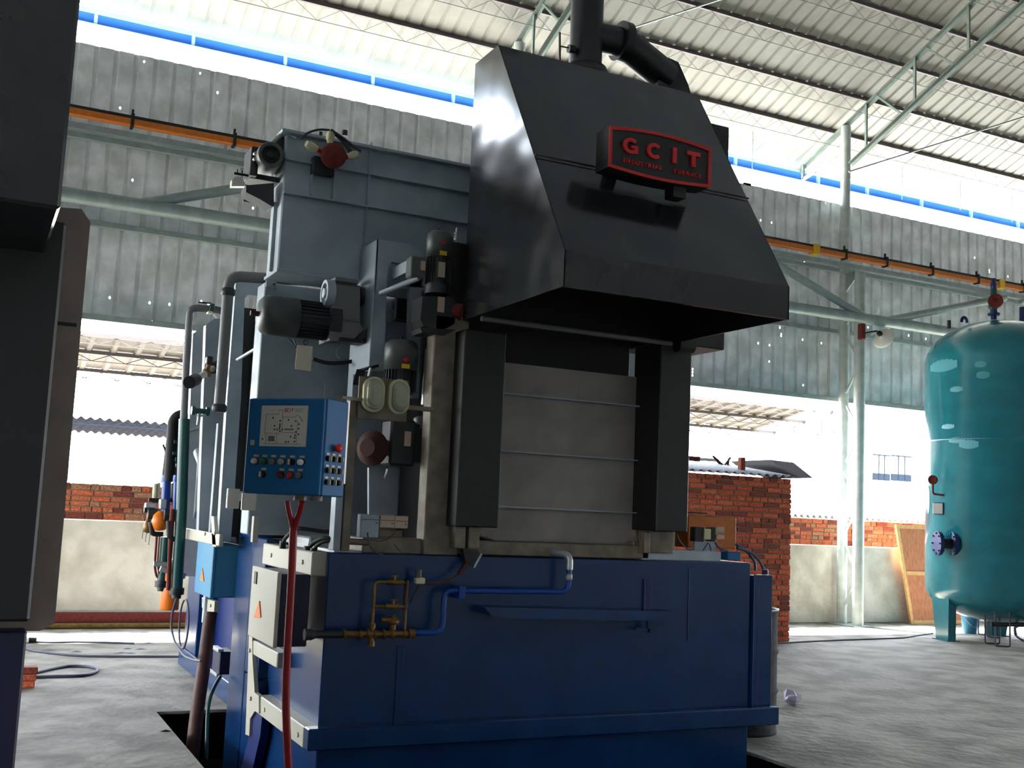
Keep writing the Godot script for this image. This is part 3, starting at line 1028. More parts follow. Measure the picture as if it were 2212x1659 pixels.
	# tube stands under the tank
	for q in [[Vector3(12.61, 0, -10.595), Vector3(12.759, 0, -10.483), 0.46, "nearer grey tube frame stand under the front of the teal tank"], [Vector3(13.582, 0, -11.549), Vector3(13.638, 0, -11.378), 0.42, "farther pale tube frame stand behind the one under the teal tank"]]:
		var a: Vector3 = q[0]
		var b: Vector3 = q[1]
		var s := thing("tube_stand", q[3], "stand", a, "tube stands under the tank")
		var w := b - a
		var back := Vector3(0.16, 0, -0.3)
		st = begin()
		pipe(st, [Vector3(0, q[2], 0), Vector3(0, 0.012, 0), w + Vector3(0, 0.012, 0), w + Vector3(0, q[2], 0)], 0.011, 8, 0.03)
		part("front_loop", st, M.cable_grey, s)
		st = begin()
		pipe(st, [back + Vector3(0, q[2], 0), back + Vector3(0, 0.012, 0), back + w + Vector3(0, 0.012, 0), back + w + Vector3(0, q[2], 0)], 0.011, 8, 0.03)
		part("rear_loop", st, M.cable_grey, s)
		st = begin()
		bar(st, Vector3(0, q[2], 0), back + Vector3(0, q[2], 0), 0.02, 0.012)
		bar(st, w + Vector3(0, q[2], 0), back + w + Vector3(0, q[2], 0), 0.02, 0.012)
		part("top_bar", st, M.cable_grey, s)
	# pail, drain pipe, hose
	var pl := thing("paint_pail", "small pale green pail with a wire handle behind the teal tank leg", "pail", Vector3(13.799, 0, -12.054))
	st = begin()
	lathe(st, [Vector2(0.0, 0), Vector2(0.1, 0), Vector2(0.125, 0.26), Vector2(0.132, 0.265), Vector2(0.118, 0.262), Vector2(0.095, 0.01), Vector2(0, 0.01)], Vector3.ZERO, Vector3.UP, 24, false)
	part("pail_body", st, M.box_blue, pl)
	st = begin()
	pipe(st, [Vector3(-0.125, 0.24, 0), Vector3(-0.1, 0.12, 0.12), Vector3(0.05, 0.08, 0.13), Vector3(0.125, 0.24, 0)], 0.004, 6, 0.06)
	part("handle", st, M.galv, pl)
	st = begin()
	pipe(st, [Vector3(12.542, 0.3, -10.603), Vector3(12.639, 0.3, -10.542), Vector3(12.895, 0.3, -10.532), Vector3(13.33, 0.3, -10.514)], 0.03, 10)
	single("drain_pipe", st, M.dark, "dark drain pipe running to the right beneath the teal tank", "pipe")
	st = begin()
	pipe(st, [Vector3(13.211, 0.3, -10.348), Vector3(13.063, 0.28, -10.594), Vector3(13.709, 0.18, -11.181), Vector3(13.968, 0.05, -11.378), Vector3(13.648, 0.02, -10.994), Vector3(13.6, 0.02, -10.583)], 0.02, 10, 0.12)
	single("water_hose", st, M.cable_grey, "grey hose curling on the floor right of the tube stands", "hose")
	# framed plywood panel leaning on the dado wall
	var pn := thing("plywood_panel", "leaning plywood panel in a pale timber frame, left of the teal tank", "panel", Vector3(13.895, 0, -13.462) + Vector3(0, 0, 0.15))
	var lean := atan2(0.14, 1.3)
	pn.rotation = Vector3(-lean, 0, 0)
	var pw := 1.5
	var ph := 1.6
	# in the photograph its left edge tips to the left as it rises
	var tip := -0.17
	st = begin()
	prism(st, [Vector2(0.03, 0.05), Vector2(pw, 0.05), Vector2(pw + tip, ph - 0.05), Vector2(0.03 + tip, ph - 0.05)], -0.02, -0.005)
	part("plywood", st, M.wood, pn)
	st = begin()
	prism(st, [Vector2(0, 0), Vector2(0.06, 0), Vector2(0.06 + tip, ph), Vector2(tip, ph)], -0.02, 0.02)
	part("frame_stile", st, M.wood_pale, pn)
	for y in [0.0, ph * 0.49, ph - 0.06]:
		st = begin()
		var k: float = tip * y / ph
		prism(st, [Vector2(0.07 + k, y), Vector2(pw + k, y), Vector2(pw + k + tip * 0.06 / ph, y + 0.06), Vector2(0.07 + k + tip * 0.06 / ph, y + 0.06)], -0.018, 0.016)
		part("frame_rail", st, M.wood_pale, pn)

# ---------------------------------------------------------------- the neighbouring furnace at the left edge
func build_left_machine():
	var lm := thing("neighbouring_furnace", "dark neighbouring furnace cut off by the left edge of the picture", "furnace")
	var st := begin()
	var h := [-0.064, 3.19, 0.178, 2.359]
	box(st, Vector3(-2.2, h[3], -4.7), Vector3(h[2], 3.9, -3.55), 0.01)
	part("hood", st, M.hood, lm)
	st = begin()
	prism(st, [Vector2(0.047, 2.57), Vector2(0.183, 2.593), Vector2(0.301, 2.603), Vector2(0.338, 2.556), Vector2(0.341, 1.014), Vector2(0.291, 0.987), Vector2(0.096, 0.988)], -4.56, -4.5)
	part("side_panel", st, M.panel_taupe, lm)
	st = begin()
	var s := [0.146, 2.138, 0.332, 2.152]
	box(st, Vector3(-0.35, s[3], -4.5), Vector3(s[2] - 0.01, s[1], -4.497))
	part("panel_seam", st, M.dark, lm)
	st = begin()
	var g := [0.049, 2.482, 0.24, 1.047]
	box(st, Vector3(-1.6, g[3], -4.49), Vector3(g[2], g[1], -4.25), 0.01)
	part("guard", st, M.black_paint, lm)
	st = begin()
	box(st, Vector3(-2.2, 0.9, -6.5), Vector3(-0.02, 3.9, -4.6), 0.01)
	part("chamber", st, M.chamber_dark, lm)
	st = begin()
	fbox(st, 0.063, 2.496, 0.223, 2.379, -4.3, 0.2, 0.01)
	fbox(st, 0.074, 2.366, 0.194, 2.328, -4.3, 0.15, 0.01)
	part("bearing_block", st, M.black, lm)
	st = begin()
	var b := [0.154, 0.999, 0.244, 0.518]
	box(st, Vector3(-2.2, -1.4, -6.2), Vector3(b[2], b[1], -4.4), 0.008)
	part("base", st, M.navy, lm)
# ---------------------------------------------------------------- the furnace
func build_furnace():
	var f := thing("industrial_furnace", "large batch furnace with black hood, silver door and blue base in the middle", "furnace", Vector3(3.12, 0, -6.4))
	f.position = Vector3.ZERO
	# blue base (quench tank), reaching down into the pit
	var st := begin()
	box(st, Vector3(1.76, -1.6, -7.2), Vector3(4.57, 1.25, -5.72), 0.006)
	part("base_tank", st, M.base_blue, f)
	for q in [[4.086, 1.214, 4.128, 0.759], [2.175, 0.756, 2.216, 0.253]]:
		st = begin()
		fbox(st, q[0], q[1], q[2], q[3], -5.712, 0.02, 0.003)
		part("weld_strip", st, M.base_blue, f)
	st = begin()
	fbox(st, 3.752, 1.138, 3.8, 0.915, -5.70, 0.03, 0.003)
	part("weld_strip", st, M.blue_dark, f)
	# overflow ledge across the front
	st = begin()
	var lg := [Vector3(2.622, 0.977, -5.68), Vector3(3.9, 0.953, -5.68), Vector3(3.902, 0.897, -5.68), Vector3(2.799, 0.913, -5.68), Vector3(2.667, 0.931, -5.68)]
	var lp := []
	for p in lg:
		lp.append(Vector2(p.x, p.y))
	prism(st, lp, -5.72, -5.58)
	part("overflow_ledge", st, M.base_blue, f)
	st = begin()
	bar(st, Vector3(3.761, 0.9, -5.66), Vector3(3.764, 0.823, -5.66), 0.02, 0.03)
	bar(st, Vector3(3.664, 0.845, -5.66), Vector3(3.763, 0.834, -5.66), 0.02, 0.02)
	part("ledge_bracket", st, M.base_blue, f)
	# side plates of the base, seen at a slant on the left
	st = begin()
	box(st, Vector3(1.70, -1.6, -7.62), Vector3(1.82, 1.29, -7.2), 0.004)
	part("side_plate", st, M.base_blue, f)
	st = begin()
	box(st, Vector3(1.70, 0.42, -7.19), Vector3(1.80, 1.27, -6.84), 0.004)
	part("side_plate", st, M.base_blue, f)
	st = begin()
	box(st, Vector3(1.705, -1.6, -7.19), Vector3(1.80, 0.41, -6.84), 0.004)
	part("side_plate", st, M.base_blue, f)
	# guard frame: front channel, left return, upper and middle rails, upright
	st = begin()
	box(st, Vector3(1.685, 0.242, -5.72), Vector3(4.75, 0.352, -5.634), 0.006)
	part("guard_front", st, M.base_blue, f)
	st = begin()
	box(st, Vector3(1.685, 0.238, -6.72), Vector3(1.79, 0.348, -5.725), 0.006)
	for z in [-6.55, -6.1, -5.82]:
		bolt(st, Vector3(1.69, 0.29, z), Vector3(-1, 0, 0), 0.014, 0.012)
	part("guard_side", st, M.box_grey, f)
	st = begin()
	box(st, Vector3(1.68, 1.12, -6.84), Vector3(1.77, 1.248, -5.76), 0.006)
	for z in [-6.62, -5.93]:
		bolt(st, Vector3(1.684, 1.185, z), Vector3(-1, 0, 0), 0.014, 0.012)
	part("upper_rail", st, M.box_grey, f)
	st = begin()
	sbox(st, -6.951, 0.645, -6.332, 0.559, 1.68, 0.08, 0.006)
	part("middle_rail", st, M.box_grey, f)
	st = begin()
	side_prism(st, [Vector2(-7.028, 0.679), Vector2(-6.941, 0.683), Vector2(-6.9, 0.548), Vector2(-6.779, 0.352), Vector2(-6.672, 0.35), Vector2(-6.643, 0.253), Vector2(-6.747, 0.248), Vector2(-6.848, 0.184), Vector2(-6.841, 0.084), Vector2(-6.938, 0.076), Vector2(-7, 0.509)], 1.675, 1.70)
	for p in [Vector3(1.675, 0.579, -6.959), Vector3(1.675, 0.305, -6.849)]:
		bolt(st, p, Vector3(-1, 0, 0), 0.014, 0.012)
	part("upright", st, M.box_grey, f)
	st = begin()
	side_prism(st, [Vector2(-6.785, 0.241), Vector2(-6.621, 0.238), Vector2(-6.633, 0.124), Vector2(-6.756, -0.087), Vector2(-6.961, -0.217), Vector2(-7.101, -0.221), Vector2(-6.902, 0.071), Vector2(-6.898, 0.174)], 1.69, 1.74)
	part("lower_strut", st, M.blue_dark, f)
	# right hand upright of the guard frame
	st = begin()
	box(st, Vector3(4.585, 0.352, -5.95), Vector3(4.62, 1.17, -5.7), 0.004)
	box(st, Vector3(4.62, 0.352, -5.76), Vector3(4.735, 1.175, -5.70), 0.005)
	part("guard_post", st, M.base_blue, f)
	# rear base on the floor
	st = begin()
	box(st, Vector3(1.87, 0.0, -10.5), Vector3(4.4, 0.16, -8.25), 0.006)
	part("rear_plinth", st, M.base_blue, f)
	st = begin()
	box(st, Vector3(1.89, 0.16, -10.4), Vector3(4.3, 0.85, -9.85), 0.006)
	part("rear_base", st, M.base_blue, f)
	st = begin()
	box(st, Vector3(2.05, 0.16, -9.85), Vector3(4.3, 1.2, -7.65), 0.006)
	part("rear_body", st, M.blue_dark, f)
	# chamber: tall body, and the ribbed upper housing
	st = begin()
	box(st, Vector3(2.1, 1.2, -9.6), Vector3(4.4, 2.72, -6.95), 0.01)
	box(st, Vector3(2.4, 2.72, -8.2), Vector3(4.4, 3.55, -6.69), 0.01)
	part("chamber_body", st, M.chamber_dark, f)
	st = begin()
	box(st, Vector3(1.54, 2.87, -6.68), Vector3(4.72, 3.73, -6.4), 0.008)
	var up := part("upper_housing", st, M.chamber, f)
	for q in [Vector3(1.555, 3.555, -6.4), Vector3(1.557, 3.348, -6.4)]:
		st = begin()
		box(st, Vector3(1.54, q.y - 0.004, -6.4), Vector3(4.72, q.y + 0.004, -6.36))
		part("rib", st, M.chamber, up)
	st = begin()
	box(st, Vector3(1.5, 3.715, -6.7), Vector3(4.74, 3.735, -6.35), 0.003)
	part("top_flange", st, M.chamber, up)
	st = begin()
	box(st, Vector3(1.53, 2.865, -6.69), Vector3(4.72, 2.885, -6.37), 0.003)
	part("bottom_flange", st, M.chamber, up)
	for q in [[2.06, 3.757, 2.128, 2.817], [1.703, 3.588, 1.726, 3.362], [1.84, 3.593, 1.865, 3.351]]:
		st = begin()
		box(st, Vector3(q[0], q[3], -6.4), Vector3(q[0] + 0.009, q[1], -6.362))
		part("rib", st, M.chamber, up)
	st = begin()
	box(st, Vector3(1.545, 2.89, -6.53), Vector3(1.52, 3.32, -6.515))
	part("side_rib", st, M.chamber, up)
	# lower front panel left of the door frame
	st = begin()
	box(st, Vector3(1.555, 1.3, -6.95), Vector3(4.5, 2.87, -6.76), 0.006)
	part("lower_panel", st, M.chamber, f)
	st = begin()
	fbox(st, 1.98, 2.26, 2.038, 1.618, -6.745, 0.03, 0.002)
	part("panel_fold", st, M.chamber, f)
	for p in [Vector3(2.08, 2.472, -6.76), Vector3(2.372, 2.752, -6.76)]:
		st = begin()
		cyl(st, p, p + Vector3(0, 0, 0.05), 0.045, 16)
		part("inspection_plug", st, M.chamber, f)
	# flange frames along the left side, one behind the other
	var fr := begin()
	prism(fr, [Vector2(1.543, 3.031), Vector2(1.727, 3.04), Vector2(1.735, 2.928), Vector2(1.631, 2.931), Vector2(1.611, 2.899), Vector2(1.636, 2.206), Vector2(1.64, 1.449), Vector2(1.638, 1.223), Vector2(1.554, 1.22), Vector2(1.543, 2.166)], -7.66, -7.58)
	part("flange_frame", fr, M.chamber, f)
	fr = begin()
	prism(fr, [Vector2(1.492, 2.797), Vector2(1.553, 2.853), Vector2(1.677, 2.861), Vector2(1.751, 1.196), Vector2(1.557, 1.191)], -8.4, -8.3)
	part("flange_frame", fr, M.chamber, f)
	fr = begin()
	prism(fr, [Vector2(1.555, 2.856), Vector2(1.604, 2.896), Vector2(1.751, 2.909), Vector2(1.791, 0.879), Vector2(1.629, 0.877)], -9.3, -9.2)
	part("flange_frame", fr, M.chamber, f)
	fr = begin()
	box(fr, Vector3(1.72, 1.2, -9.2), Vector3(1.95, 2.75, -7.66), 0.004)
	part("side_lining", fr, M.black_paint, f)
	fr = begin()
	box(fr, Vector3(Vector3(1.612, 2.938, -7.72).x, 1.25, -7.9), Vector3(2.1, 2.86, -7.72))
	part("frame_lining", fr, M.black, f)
	st = begin()
	cyl(st, Vector3(1.576, 2.457, -7.5), Vector3(1.583, 2.479, -6.96), 0.012, 8)
	part("tie_rod", st, M.galv, f)
	# beige lower trays that carry the side frames
	st = begin()
	sbox(st, -8.8, 1.275, -7.441, 1.196, 1.53, 0.03, 0.004)
	for p in [Vector3(1.53, 1.261, -7.909), Vector3(1.53, 1.276, -7.578)]:
		bolt(st, p, Vector3(-1, 0, 0), 0.014, 0.01)
	part("side_tray", st, M.box_grey, f)
	st = begin()
	side_prism(st, [Vector2(-7.767, 1.388), Vector2(-7.672, 1.387), Vector2(-7.521, 1.187), Vector2(-7.644, 1.187)], 1.53, 1.57)
	part("tray_gusset", st, M.box_grey, f)
	st = begin()
	side_prism(st, [Vector2(-8.332, 0.786), Vector2(-7.865, 0.798), Vector2(-7.866, 0.716), Vector2(-7.979, 0.714), Vector2(-8.061, 0.583), Vector2(-8.098, 0.546), Vector2(-8.127, 0.706), Vector2(-8.304, 0.715)], 1.62, 1.65)
	for p in [Vector3(1.62, 0.77, -8.255), Vector3(1.62, 0.766, -8.15), Vector3(1.62, 0.759, -7.98)]:
		bolt(st, p, Vector3(-1, 0, 0), 0.013, 0.01)
	part("tray_gusset", st, M.box_grey, f)
	# white bracket plates above the rails
	for q in [[1.345, 1.569, 1.416, 1.455], [1.432, 1.547, 1.513, 1.448]]:
		st = begin()
		fbox(st, q[0], q[1], q[2], q[3], -6.4, 0.03, 0.004)
		for cx in [0.12, 0.88]:
			bolt(st, Vector3(lerpf(q[0], q[2], cx), q[3] + 0.014, -6.4), Vector3(0, 0, 1), 0.006, 0.006)
		part("bracket_plate", st, M.white_enamel, f)
	st = begin()
	fbox(st, 1.387, 1.558, 1.555, 1.498, -6.52, 0.06, 0.004)
	part("bracket_bar", st, M.chamber, f)
	st = begin()
	fbox(st, 1.46, 1.419, 1.491, 1.273, -6.2, 0.05, 0.003)
	part("bracket_leg", st, M.box_grey, f)
	# hood
	var hx0 := 2.44
	var hx1 := 3.80
	st = begin()
	side_prism(st, [Vector2(-5.66, 4.10), Vector2(-5.352, 4.10), Vector2(-4.48, 2.752), Vector2(-4.48, 2.577), Vector2(-4.50, 2.577), Vector2(-4.50, 2.745), Vector2(-5.36, 4.08), Vector2(-5.66, 4.08)], hx0, hx1)
	var hood := part("hood_front", st, M.hood, f)
	for x in [hx0, hx1 - 0.006]:
		st = begin()
		side_prism(st, [Vector2(-5.66, 4.10), Vector2(-5.352, 4.10), Vector2(-4.48, 2.752), Vector2(-4.48, 2.577), Vector2(-5.66, 2.577)], x - 0.0005, x + 0.0065)
		part("hood_side", st, M.hood, f)
	st = begin()
	bar(st, Vector3(hx0, 3.32, -4.835), Vector3(hx1, 3.32, -4.835), 0.006, 0.008)
	part("hood_seam", st, M.black, hood)
	st = begin()
	box(st, Vector3(hx0, 2.575, -5.66), Vector3(hx1, 4.1, -5.65))
	part("hood_back", st, M.black_paint, f)
	st = begin()
	box(st, Vector3(3.81, 2.6, -6.2), Vector3(4.28, 4.085, -5.66), 0.006)
	part("flue_box", st, M.duct, f)
	# door frame and door
	st = begin()
	box(st, Vector3(2.29, 1.25, -5.82), Vector3(2.5, 2.6, -5.7), 0.006)
	part("frame_post", st, M.frame_beige, f)
	st = begin()
	box(st, Vector3(3.78, 1.25, -5.85), Vector3(4.0, 2.6, -5.75), 0.006)
	part("frame_post", st, M.frame_beige, f)
	st = begin()
	box(st, Vector3(2.5, 1.25, -6.7), Vector3(3.78, 2.9, -6.0), 0.004)
	part("throat", st, M.black_paint, f)
	st = begin()
	var dp := []
	var dc := [[Vector2(2.722, 2.391), Vector2(3.82, 2.392), Vector2(3.871, 1.343), Vector2(2.696, 1.332)]]
	var dx0: float = (dc[0][0].x + dc[0][3].x) / 2
	var dx1: float = (dc[0][1].x + dc[0][2].x) / 2
	var dy1: float = (dc[0][0].y + dc[0][1].y) / 2
	var dy0: float = (dc[0][2].y + dc[0][3].y) / 2
	for c in [[dx0, dy0, PI], [dx1, dy0, 1.5 * PI], [dx1, dy1, 0.0], [dx0, dy1, 0.5 * PI]]:
		var r := 0.09
		var cx: float = c[0] + (r if c[0] == dx0 else -r)
		var cy: float = c[1] + (r if c[1] == dy0 else -r)
		for k in 6:
			var a: float = c[2] + PI / 2 * k / 5.0
			dp.append(Vector2(cx + cos(a) * r, cy + sin(a) * r))
	prism(st, dp, -5.98, -5.85)
	var door := part("door", st, M.door, f)
	for y in [Vector3(3.292, 2.201, -5.85), Vector3(3.307, 1.861, -5.85), Vector3(3.321, 1.535, -5.85)]:
		st = begin()
		box(st, Vector3(dx0 + 0.02, y.y - 0.004, -5.852), Vector3(dx1 - 0.03, y.y + 0.004, -5.80))
		part("door_rib", st, M.chamber, door)
	st = begin()
	var ds := [3.824, 2.325, 3.871, 1.391]
	box(st, Vector3(ds[0] - 0.03, ds[3], -5.86), Vector3(ds[0] + 0.012, ds[1], -5.79), 0.003)
	part("door_stile", st, M.frame_beige, door)
	st = begin()
	box(st, Vector3(ds[0] - 0.075, ds[3], -5.855), Vector3(ds[0] - 0.065, ds[1], -5.83))
	part("door_seal", st, M.label_plate, door)
	st = begin()
	box(st, Vector3(2.48, 1.255, -5.98), Vector3(3.8, 1.335, -5.74), 0.006)
	part("door_sill", st, M.frame_beige, f)
	st = begin()
	for x in [2.62, 3.72]:
		st = begin()
		box(st, Vector3(x - 0.02, 1.335, -5.83), Vector3(x + 0.02, 1.36, -5.76), 0.004)
		part("sill_stop", st, M.frame_beige, f)
	# black chain guards at both sides of the door
	st = begin()
	fbox(st, 2.418, 2.513, 2.674, 1.414, -5.56, 0.3, 0.006)
	part("chain_guard", st, M.black_paint, f)
	st = begin()
	fbox(st, 3.74, 2.583, 3.97, 1.43, -5.58, 0.3, 0.006)
	part("chain_guard", st, M.black_paint, f)
	st = begin()
	fbox(st, 3.823, 1.821, 3.881, 1.714, -5.72, 0.06, 0.004)
	part("guide_block", st, M.galv, f)
	# feet of the frame and the ledge on top of the base
	st = begin()
	fbox(st, 2.436, 1.419, 2.498, 1.294, -5.6, 0.08, 0.004)
	part("frame_foot", st, M.frame_beige, f)
	st = begin()
	fbox(st, 2.517, 1.414, 2.583, 1.296, -5.6, 0.08, 0.004)
	part("frame_foot", st, M.frame_beige, f)
	st = begin()
	fbox(st, 3.713, 1.42, 3.754, 1.295, -5.66, 0.06, 0.003)
	fbox(st, 3.786, 1.426, 3.965, 1.295, -5.72, 0.2, 0.004)
	part("frame_foot", st, M.frame_beige, f)
	st = begin()
	box(st, Vector3(3.75, 1.25, -5.95), Vector3(4.35, 1.315, -5.74), 0.006)
	part("top_ledge", st, M.chamber, f)
	st = begin()
	box(st, Vector3(1.95, 1.25, -5.98), Vector3(2.5, 1.335, -5.74), 0.006)
	part("top_ledge", st, M.frame_beige, f)
	st = begin()
	box(st, Vector3(1.80, 1.25, -6.7), Vector3(2.3, 1.262, -5.76))
	part("deck_plate", st, M.galv, f)
	# door lift shaft with its end bearing
	st = begin()
	cyl(st, Vector3(2.484, 2.57, -5.5), Vector3(3.758, 2.567, -5.5), 0.016, 12)
	part("lift_shaft", st, M.gearbox, f)
	st = begin()
	cyl(st, Vector3(3.799, 2.563, -5.5), Vector3(3.912, 2.566, -5.5), 0.045, 20)
	part("bearing", st, M.black_paint, f)
	# perforated steel frame plate left of the upper motor, with the struts of the lifting gear
	st = begin()
	prism(st, [Vector2(2.051, 3.081), Vector2(2.344, 3.085), Vector2(2.359, 2.833), Vector2(2.276, 2.822), Vector2(2.268, 2.957), Vector2(2.15, 2.957), Vector2(2.126, 2.914), Vector2(2.14, 2.303), Vector2(2.063, 2.295)], -6.14, -6.1)
	prism(st, [Vector2(2.268, 2.948), Vector2(2.346, 2.948), Vector2(2.371, 2.158), Vector2(2.295, 2.151)], -6.14, -6.1)
	for p in [Vector3(2.22, 3.061, -6.1), Vector3(2.319, 3.061, -6.1), Vector3(2.082, 2.916, -6.1), Vector3(2.084, 2.791, -6.1), Vector3(2.077, 2.661, -6.1), Vector3(2.081, 2.559, -6.1), Vector3(2.08, 2.484, -6.1), Vector3(2.08, 2.393, -6.1)]:
		bolt(st, p, Vector3(0, 0, 1), 0.007, 0.003)
	part("lift_frame", st, M.chamber, f)
	st = begin()
	var lf := [Vector3(2.051, 3.081, -6.1), Vector3(2.063, 2.295, -6.1)]
	box(st, Vector3(lf[0].x - 0.004, lf[1].y, -6.42), Vector3(lf[0].x + 0.012, lf[0].y, -6.1), 0.003)
	part("lift_frame", st, M.chamber, f)
	st = begin()
	box(st, Vector3(2.05, 1.9, -6.5), Vector3(2.25, 2.72, -6.4), 0.003)
	part("counterweight_plate", st, M.chamber, f)
	st = begin()
	cyl(st, Vector3(2.057, 2.737, -6), Vector3(2.195, 2.806, -5.75), 0.016, 12)
	part("lift_strut", st, M.chamber, f)
	st = begin()
	bar(st, Vector3(2.166, 2.886, -6.1), Vector3(2.233, 2.931, -5.9), 0.02, 0.07)
	bar(st, Vector3(2.183, 2.968, -6.12), Vector3(2.317, 2.967, -6.12), 0.03, 0.02)
	part("lift_linkage", st, M.chamber, f)
	# dark guard column behind the upper motor
	st = begin()
	fbox(st, 2.362, 3.047, 2.49, 2.411, -5.75, 0.3, 0.005)
	part("column_cover", st, M.black_paint, f)
	st = begin()
	cyl(st, Vector3(2.429, 3.068, -5.8), Vector3(2.434, 3.146, -5.8), 0.006, 6)
	for k in 4:
		cyl(st, Vector3(2.429, 3.073, -5.8) + Vector3(0, 0.012 * k, 0), Vector3(2.429, 3.073, -5.8) + Vector3(0, 0.012 * k + 0.006, 0), 0.009, 6)
	part("threaded_rod", st, M.galv, f)
	# shiny guide tube beside the frame post
	st = begin()
	cyl(st, Vector3(2.358, 2.104, -5.95), Vector3(2.366, 2.434, -5.95), 0.03, 18)
	part("guide_tube", st, M.galv, f)
	st = begin()
	bar(st, Vector3(2.363, 2.537, -5.9), Vector3(2.366, 2.436, -5.9), 0.016, 0.012)
	bar(st, Vector3(2.364, 2.469, -5.9), Vector3(2.361, 2.425, -5.9), 0.026, 0.02)
	part("chain", st, M.dark, f)

	# ---- flue: its own thing, standing on the hood
	var fl := thing("flue_pipe", "black flue pipe with a slanted branch rising from the hood", "flue", Vector3(3.091, 4.185, -5.5))
	var o: Vector3 = fl.position
	T = Transform3D(Basis.IDENTITY, -o)
	var ax := Vector3(3.085, 4.416, -5.5)
	st = begin()
	cyl(st, Vector3(ax.x, 4.1, -5.5), Vector3(ax.x, 5.6, -5.5), 0.099, 32)
	part("stack", st, M.duct, fl)
	st = begin()
	lathe(st, [Vector2(0.1, 0.06), Vector2(0.128, 0.055), Vector2(0.14, 0.03), Vector2(0.14, 0.0), Vector2(0.0, 0.0)], Vector3(ax.x, 4.105, -5.5), Vector3.UP, 32)
	part("flange", st, M.duct, fl)
	st = begin()
	var br := Vector3(3.341, 4.384, -5.5)
	cyl(st, Vector3(3.112, 4.371, -5.5), br, 0.088, 24)
	part("branch", st, M.duct, fl)
	st = begin()
	cyl(st, Vector3(3.311, 4.389, -5.5), Vector3(3.364, 4.387, -5.5), 0.122, 28)
	part("branch_flange", st, M.duct, fl)
	st = begin()
	var dn := Vector3(3.709, 4.263, -5.56)
	cyl(st, Vector3(3.341, 4.384, -5.5), dn, 0.098, 28)
	part("slanted_duct", st, M.duct, fl)
	st = begin()
	prism(st, [Vector2(3.676, 4.367), Vector2(3.754, 4.354), Vector2(3.833, 4.224), Vector2(3.876, 4.117), Vector2(3.59, 4.057), Vector2(3.612, 4.219)], -5.70, -5.50)
	part("mitre_end", st, M.duct, fl)
	st = begin()
	bar(st, Vector3(2.877, 4.318, -5.45), Vector3(2.885, 4.149, -5.45), 0.01, 0.01)
	bar(st, Vector3(2.884, 4.234, -5.45), Vector3(2.952, 4.238, -5.45), 0.007, 0.007)
	cyl(st, Vector3(2.94, 4.233, -5.45), Vector3(2.978, 4.236, -5.45), 0.025, 10)
	part("damper_handle", st, M.black, fl)
	T = Transform3D.IDENTITY

	# ---- sign on the hood
	var sg := thing("hood_sign", "dark sign board with red lettering and arched red border on the hood", "sign", Vector3(3.05, 3.359, -4.62))
	o = sg.position
	T = Transform3D(Basis.IDENTITY, -o)
	var c := [Vector3(2.749, 3.468, -4.62), Vector3(3.379, 3.464, -4.62), Vector3(3.364, 3.259, -4.62), Vector3(2.742, 3.248, -4.62)]
	var x0: float = (c[0].x + c[3].x) / 2
	var x1: float = (c[1].x + c[2].x) / 2
	var y1: float = (c[0].y + c[1].y) / 2
	var y0: float = (c[2].y + c[3].y) / 2
	var arc := func(inset: float) -> Array:
		var out := []
		var n := 10
		for k in n + 1:
			var t := float(k) / n
			out.append(Vector2(lerpf(x0 + inset, x1 - inset, t), y0 + inset - 0.018 * sin(PI * t)))
		for k in n + 1:
			var t := float(k) / n
			out.append(Vector2(lerpf(x1 - inset, x0 + inset, t), y1 - inset + 0.022 * sin(PI * t)))
		return out
	st = begin()
	prism(st, arc.call(0.0), -4.745, -4.622)
	part("board", st, M.black_paint, sg)
	st = begin()
	var outer: Array = arc.call(0.0)
	var inner: Array = arc.call(0.015)
	for k in outer.size():
		var n := (k + 1) % outer.size()
		quad(st, Vector3(outer[k].x, outer[k].y, -4.612), Vector3(outer[n].x, outer[n].y, -4.612), Vector3(inner[n].x, inner[n].y, -4.612), Vector3(inner[k].x, inner[k].y, -4.612))
		quad(st, Vector3(inner[k].x, inner[k].y, -4.612), Vector3(inner[n].x, inner[n].y, -4.612), Vector3(inner[n].x, inner[n].y, -4.622), Vector3(inner[k].x, inner[k].y, -4.622))
		quad(st, Vector3(outer[n].x, outer[n].y, -4.612), Vector3(outer[k].x, outer[k].y, -4.612), Vector3(outer[k].x, outer[k].y, -4.622), Vector3(outer[n].x, outer[n].y, -4.622))
	part("border", st, M.red_paint, sg)
	st = begin()
	box(st, Vector3(x0 + 0.12, y0 + 0.03, -4.86), Vector3(x0 + 0.18, y0 + 0.08, -4.74))
	part("bracket", st, M.black_paint, sg)
	st = begin()
	box(st, Vector3(x1 - 0.2, y0 - 0.07, -4.74), Vector3(x1 - 0.12, y0 + 0.05, -4.66))
	part("bracket", st, M.black_paint, sg)
	T = Transform3D.IDENTITY
	var w := x1 - x0
	var hgt := y1 - y0
	for k in 4:
		big_letter(sg, k, hgt * 0.39, Vector3(x0 + w * [0.20, 0.43, 0.63, 0.82][k], y0 + hgt * 0.42, -4.62) - o)
	letter(sg, "INDUSTRIAL", hgt * 0.095, Vector3(x0 + w * 0.325, y0 + hgt * 0.235, -4.62) - o, 1.25, 3)
	letter(sg, "FURNACE", hgt * 0.095, Vector3(x0 + w * 0.77, y0 + hgt * 0.235, -4.62) - o, 1.2, 3)

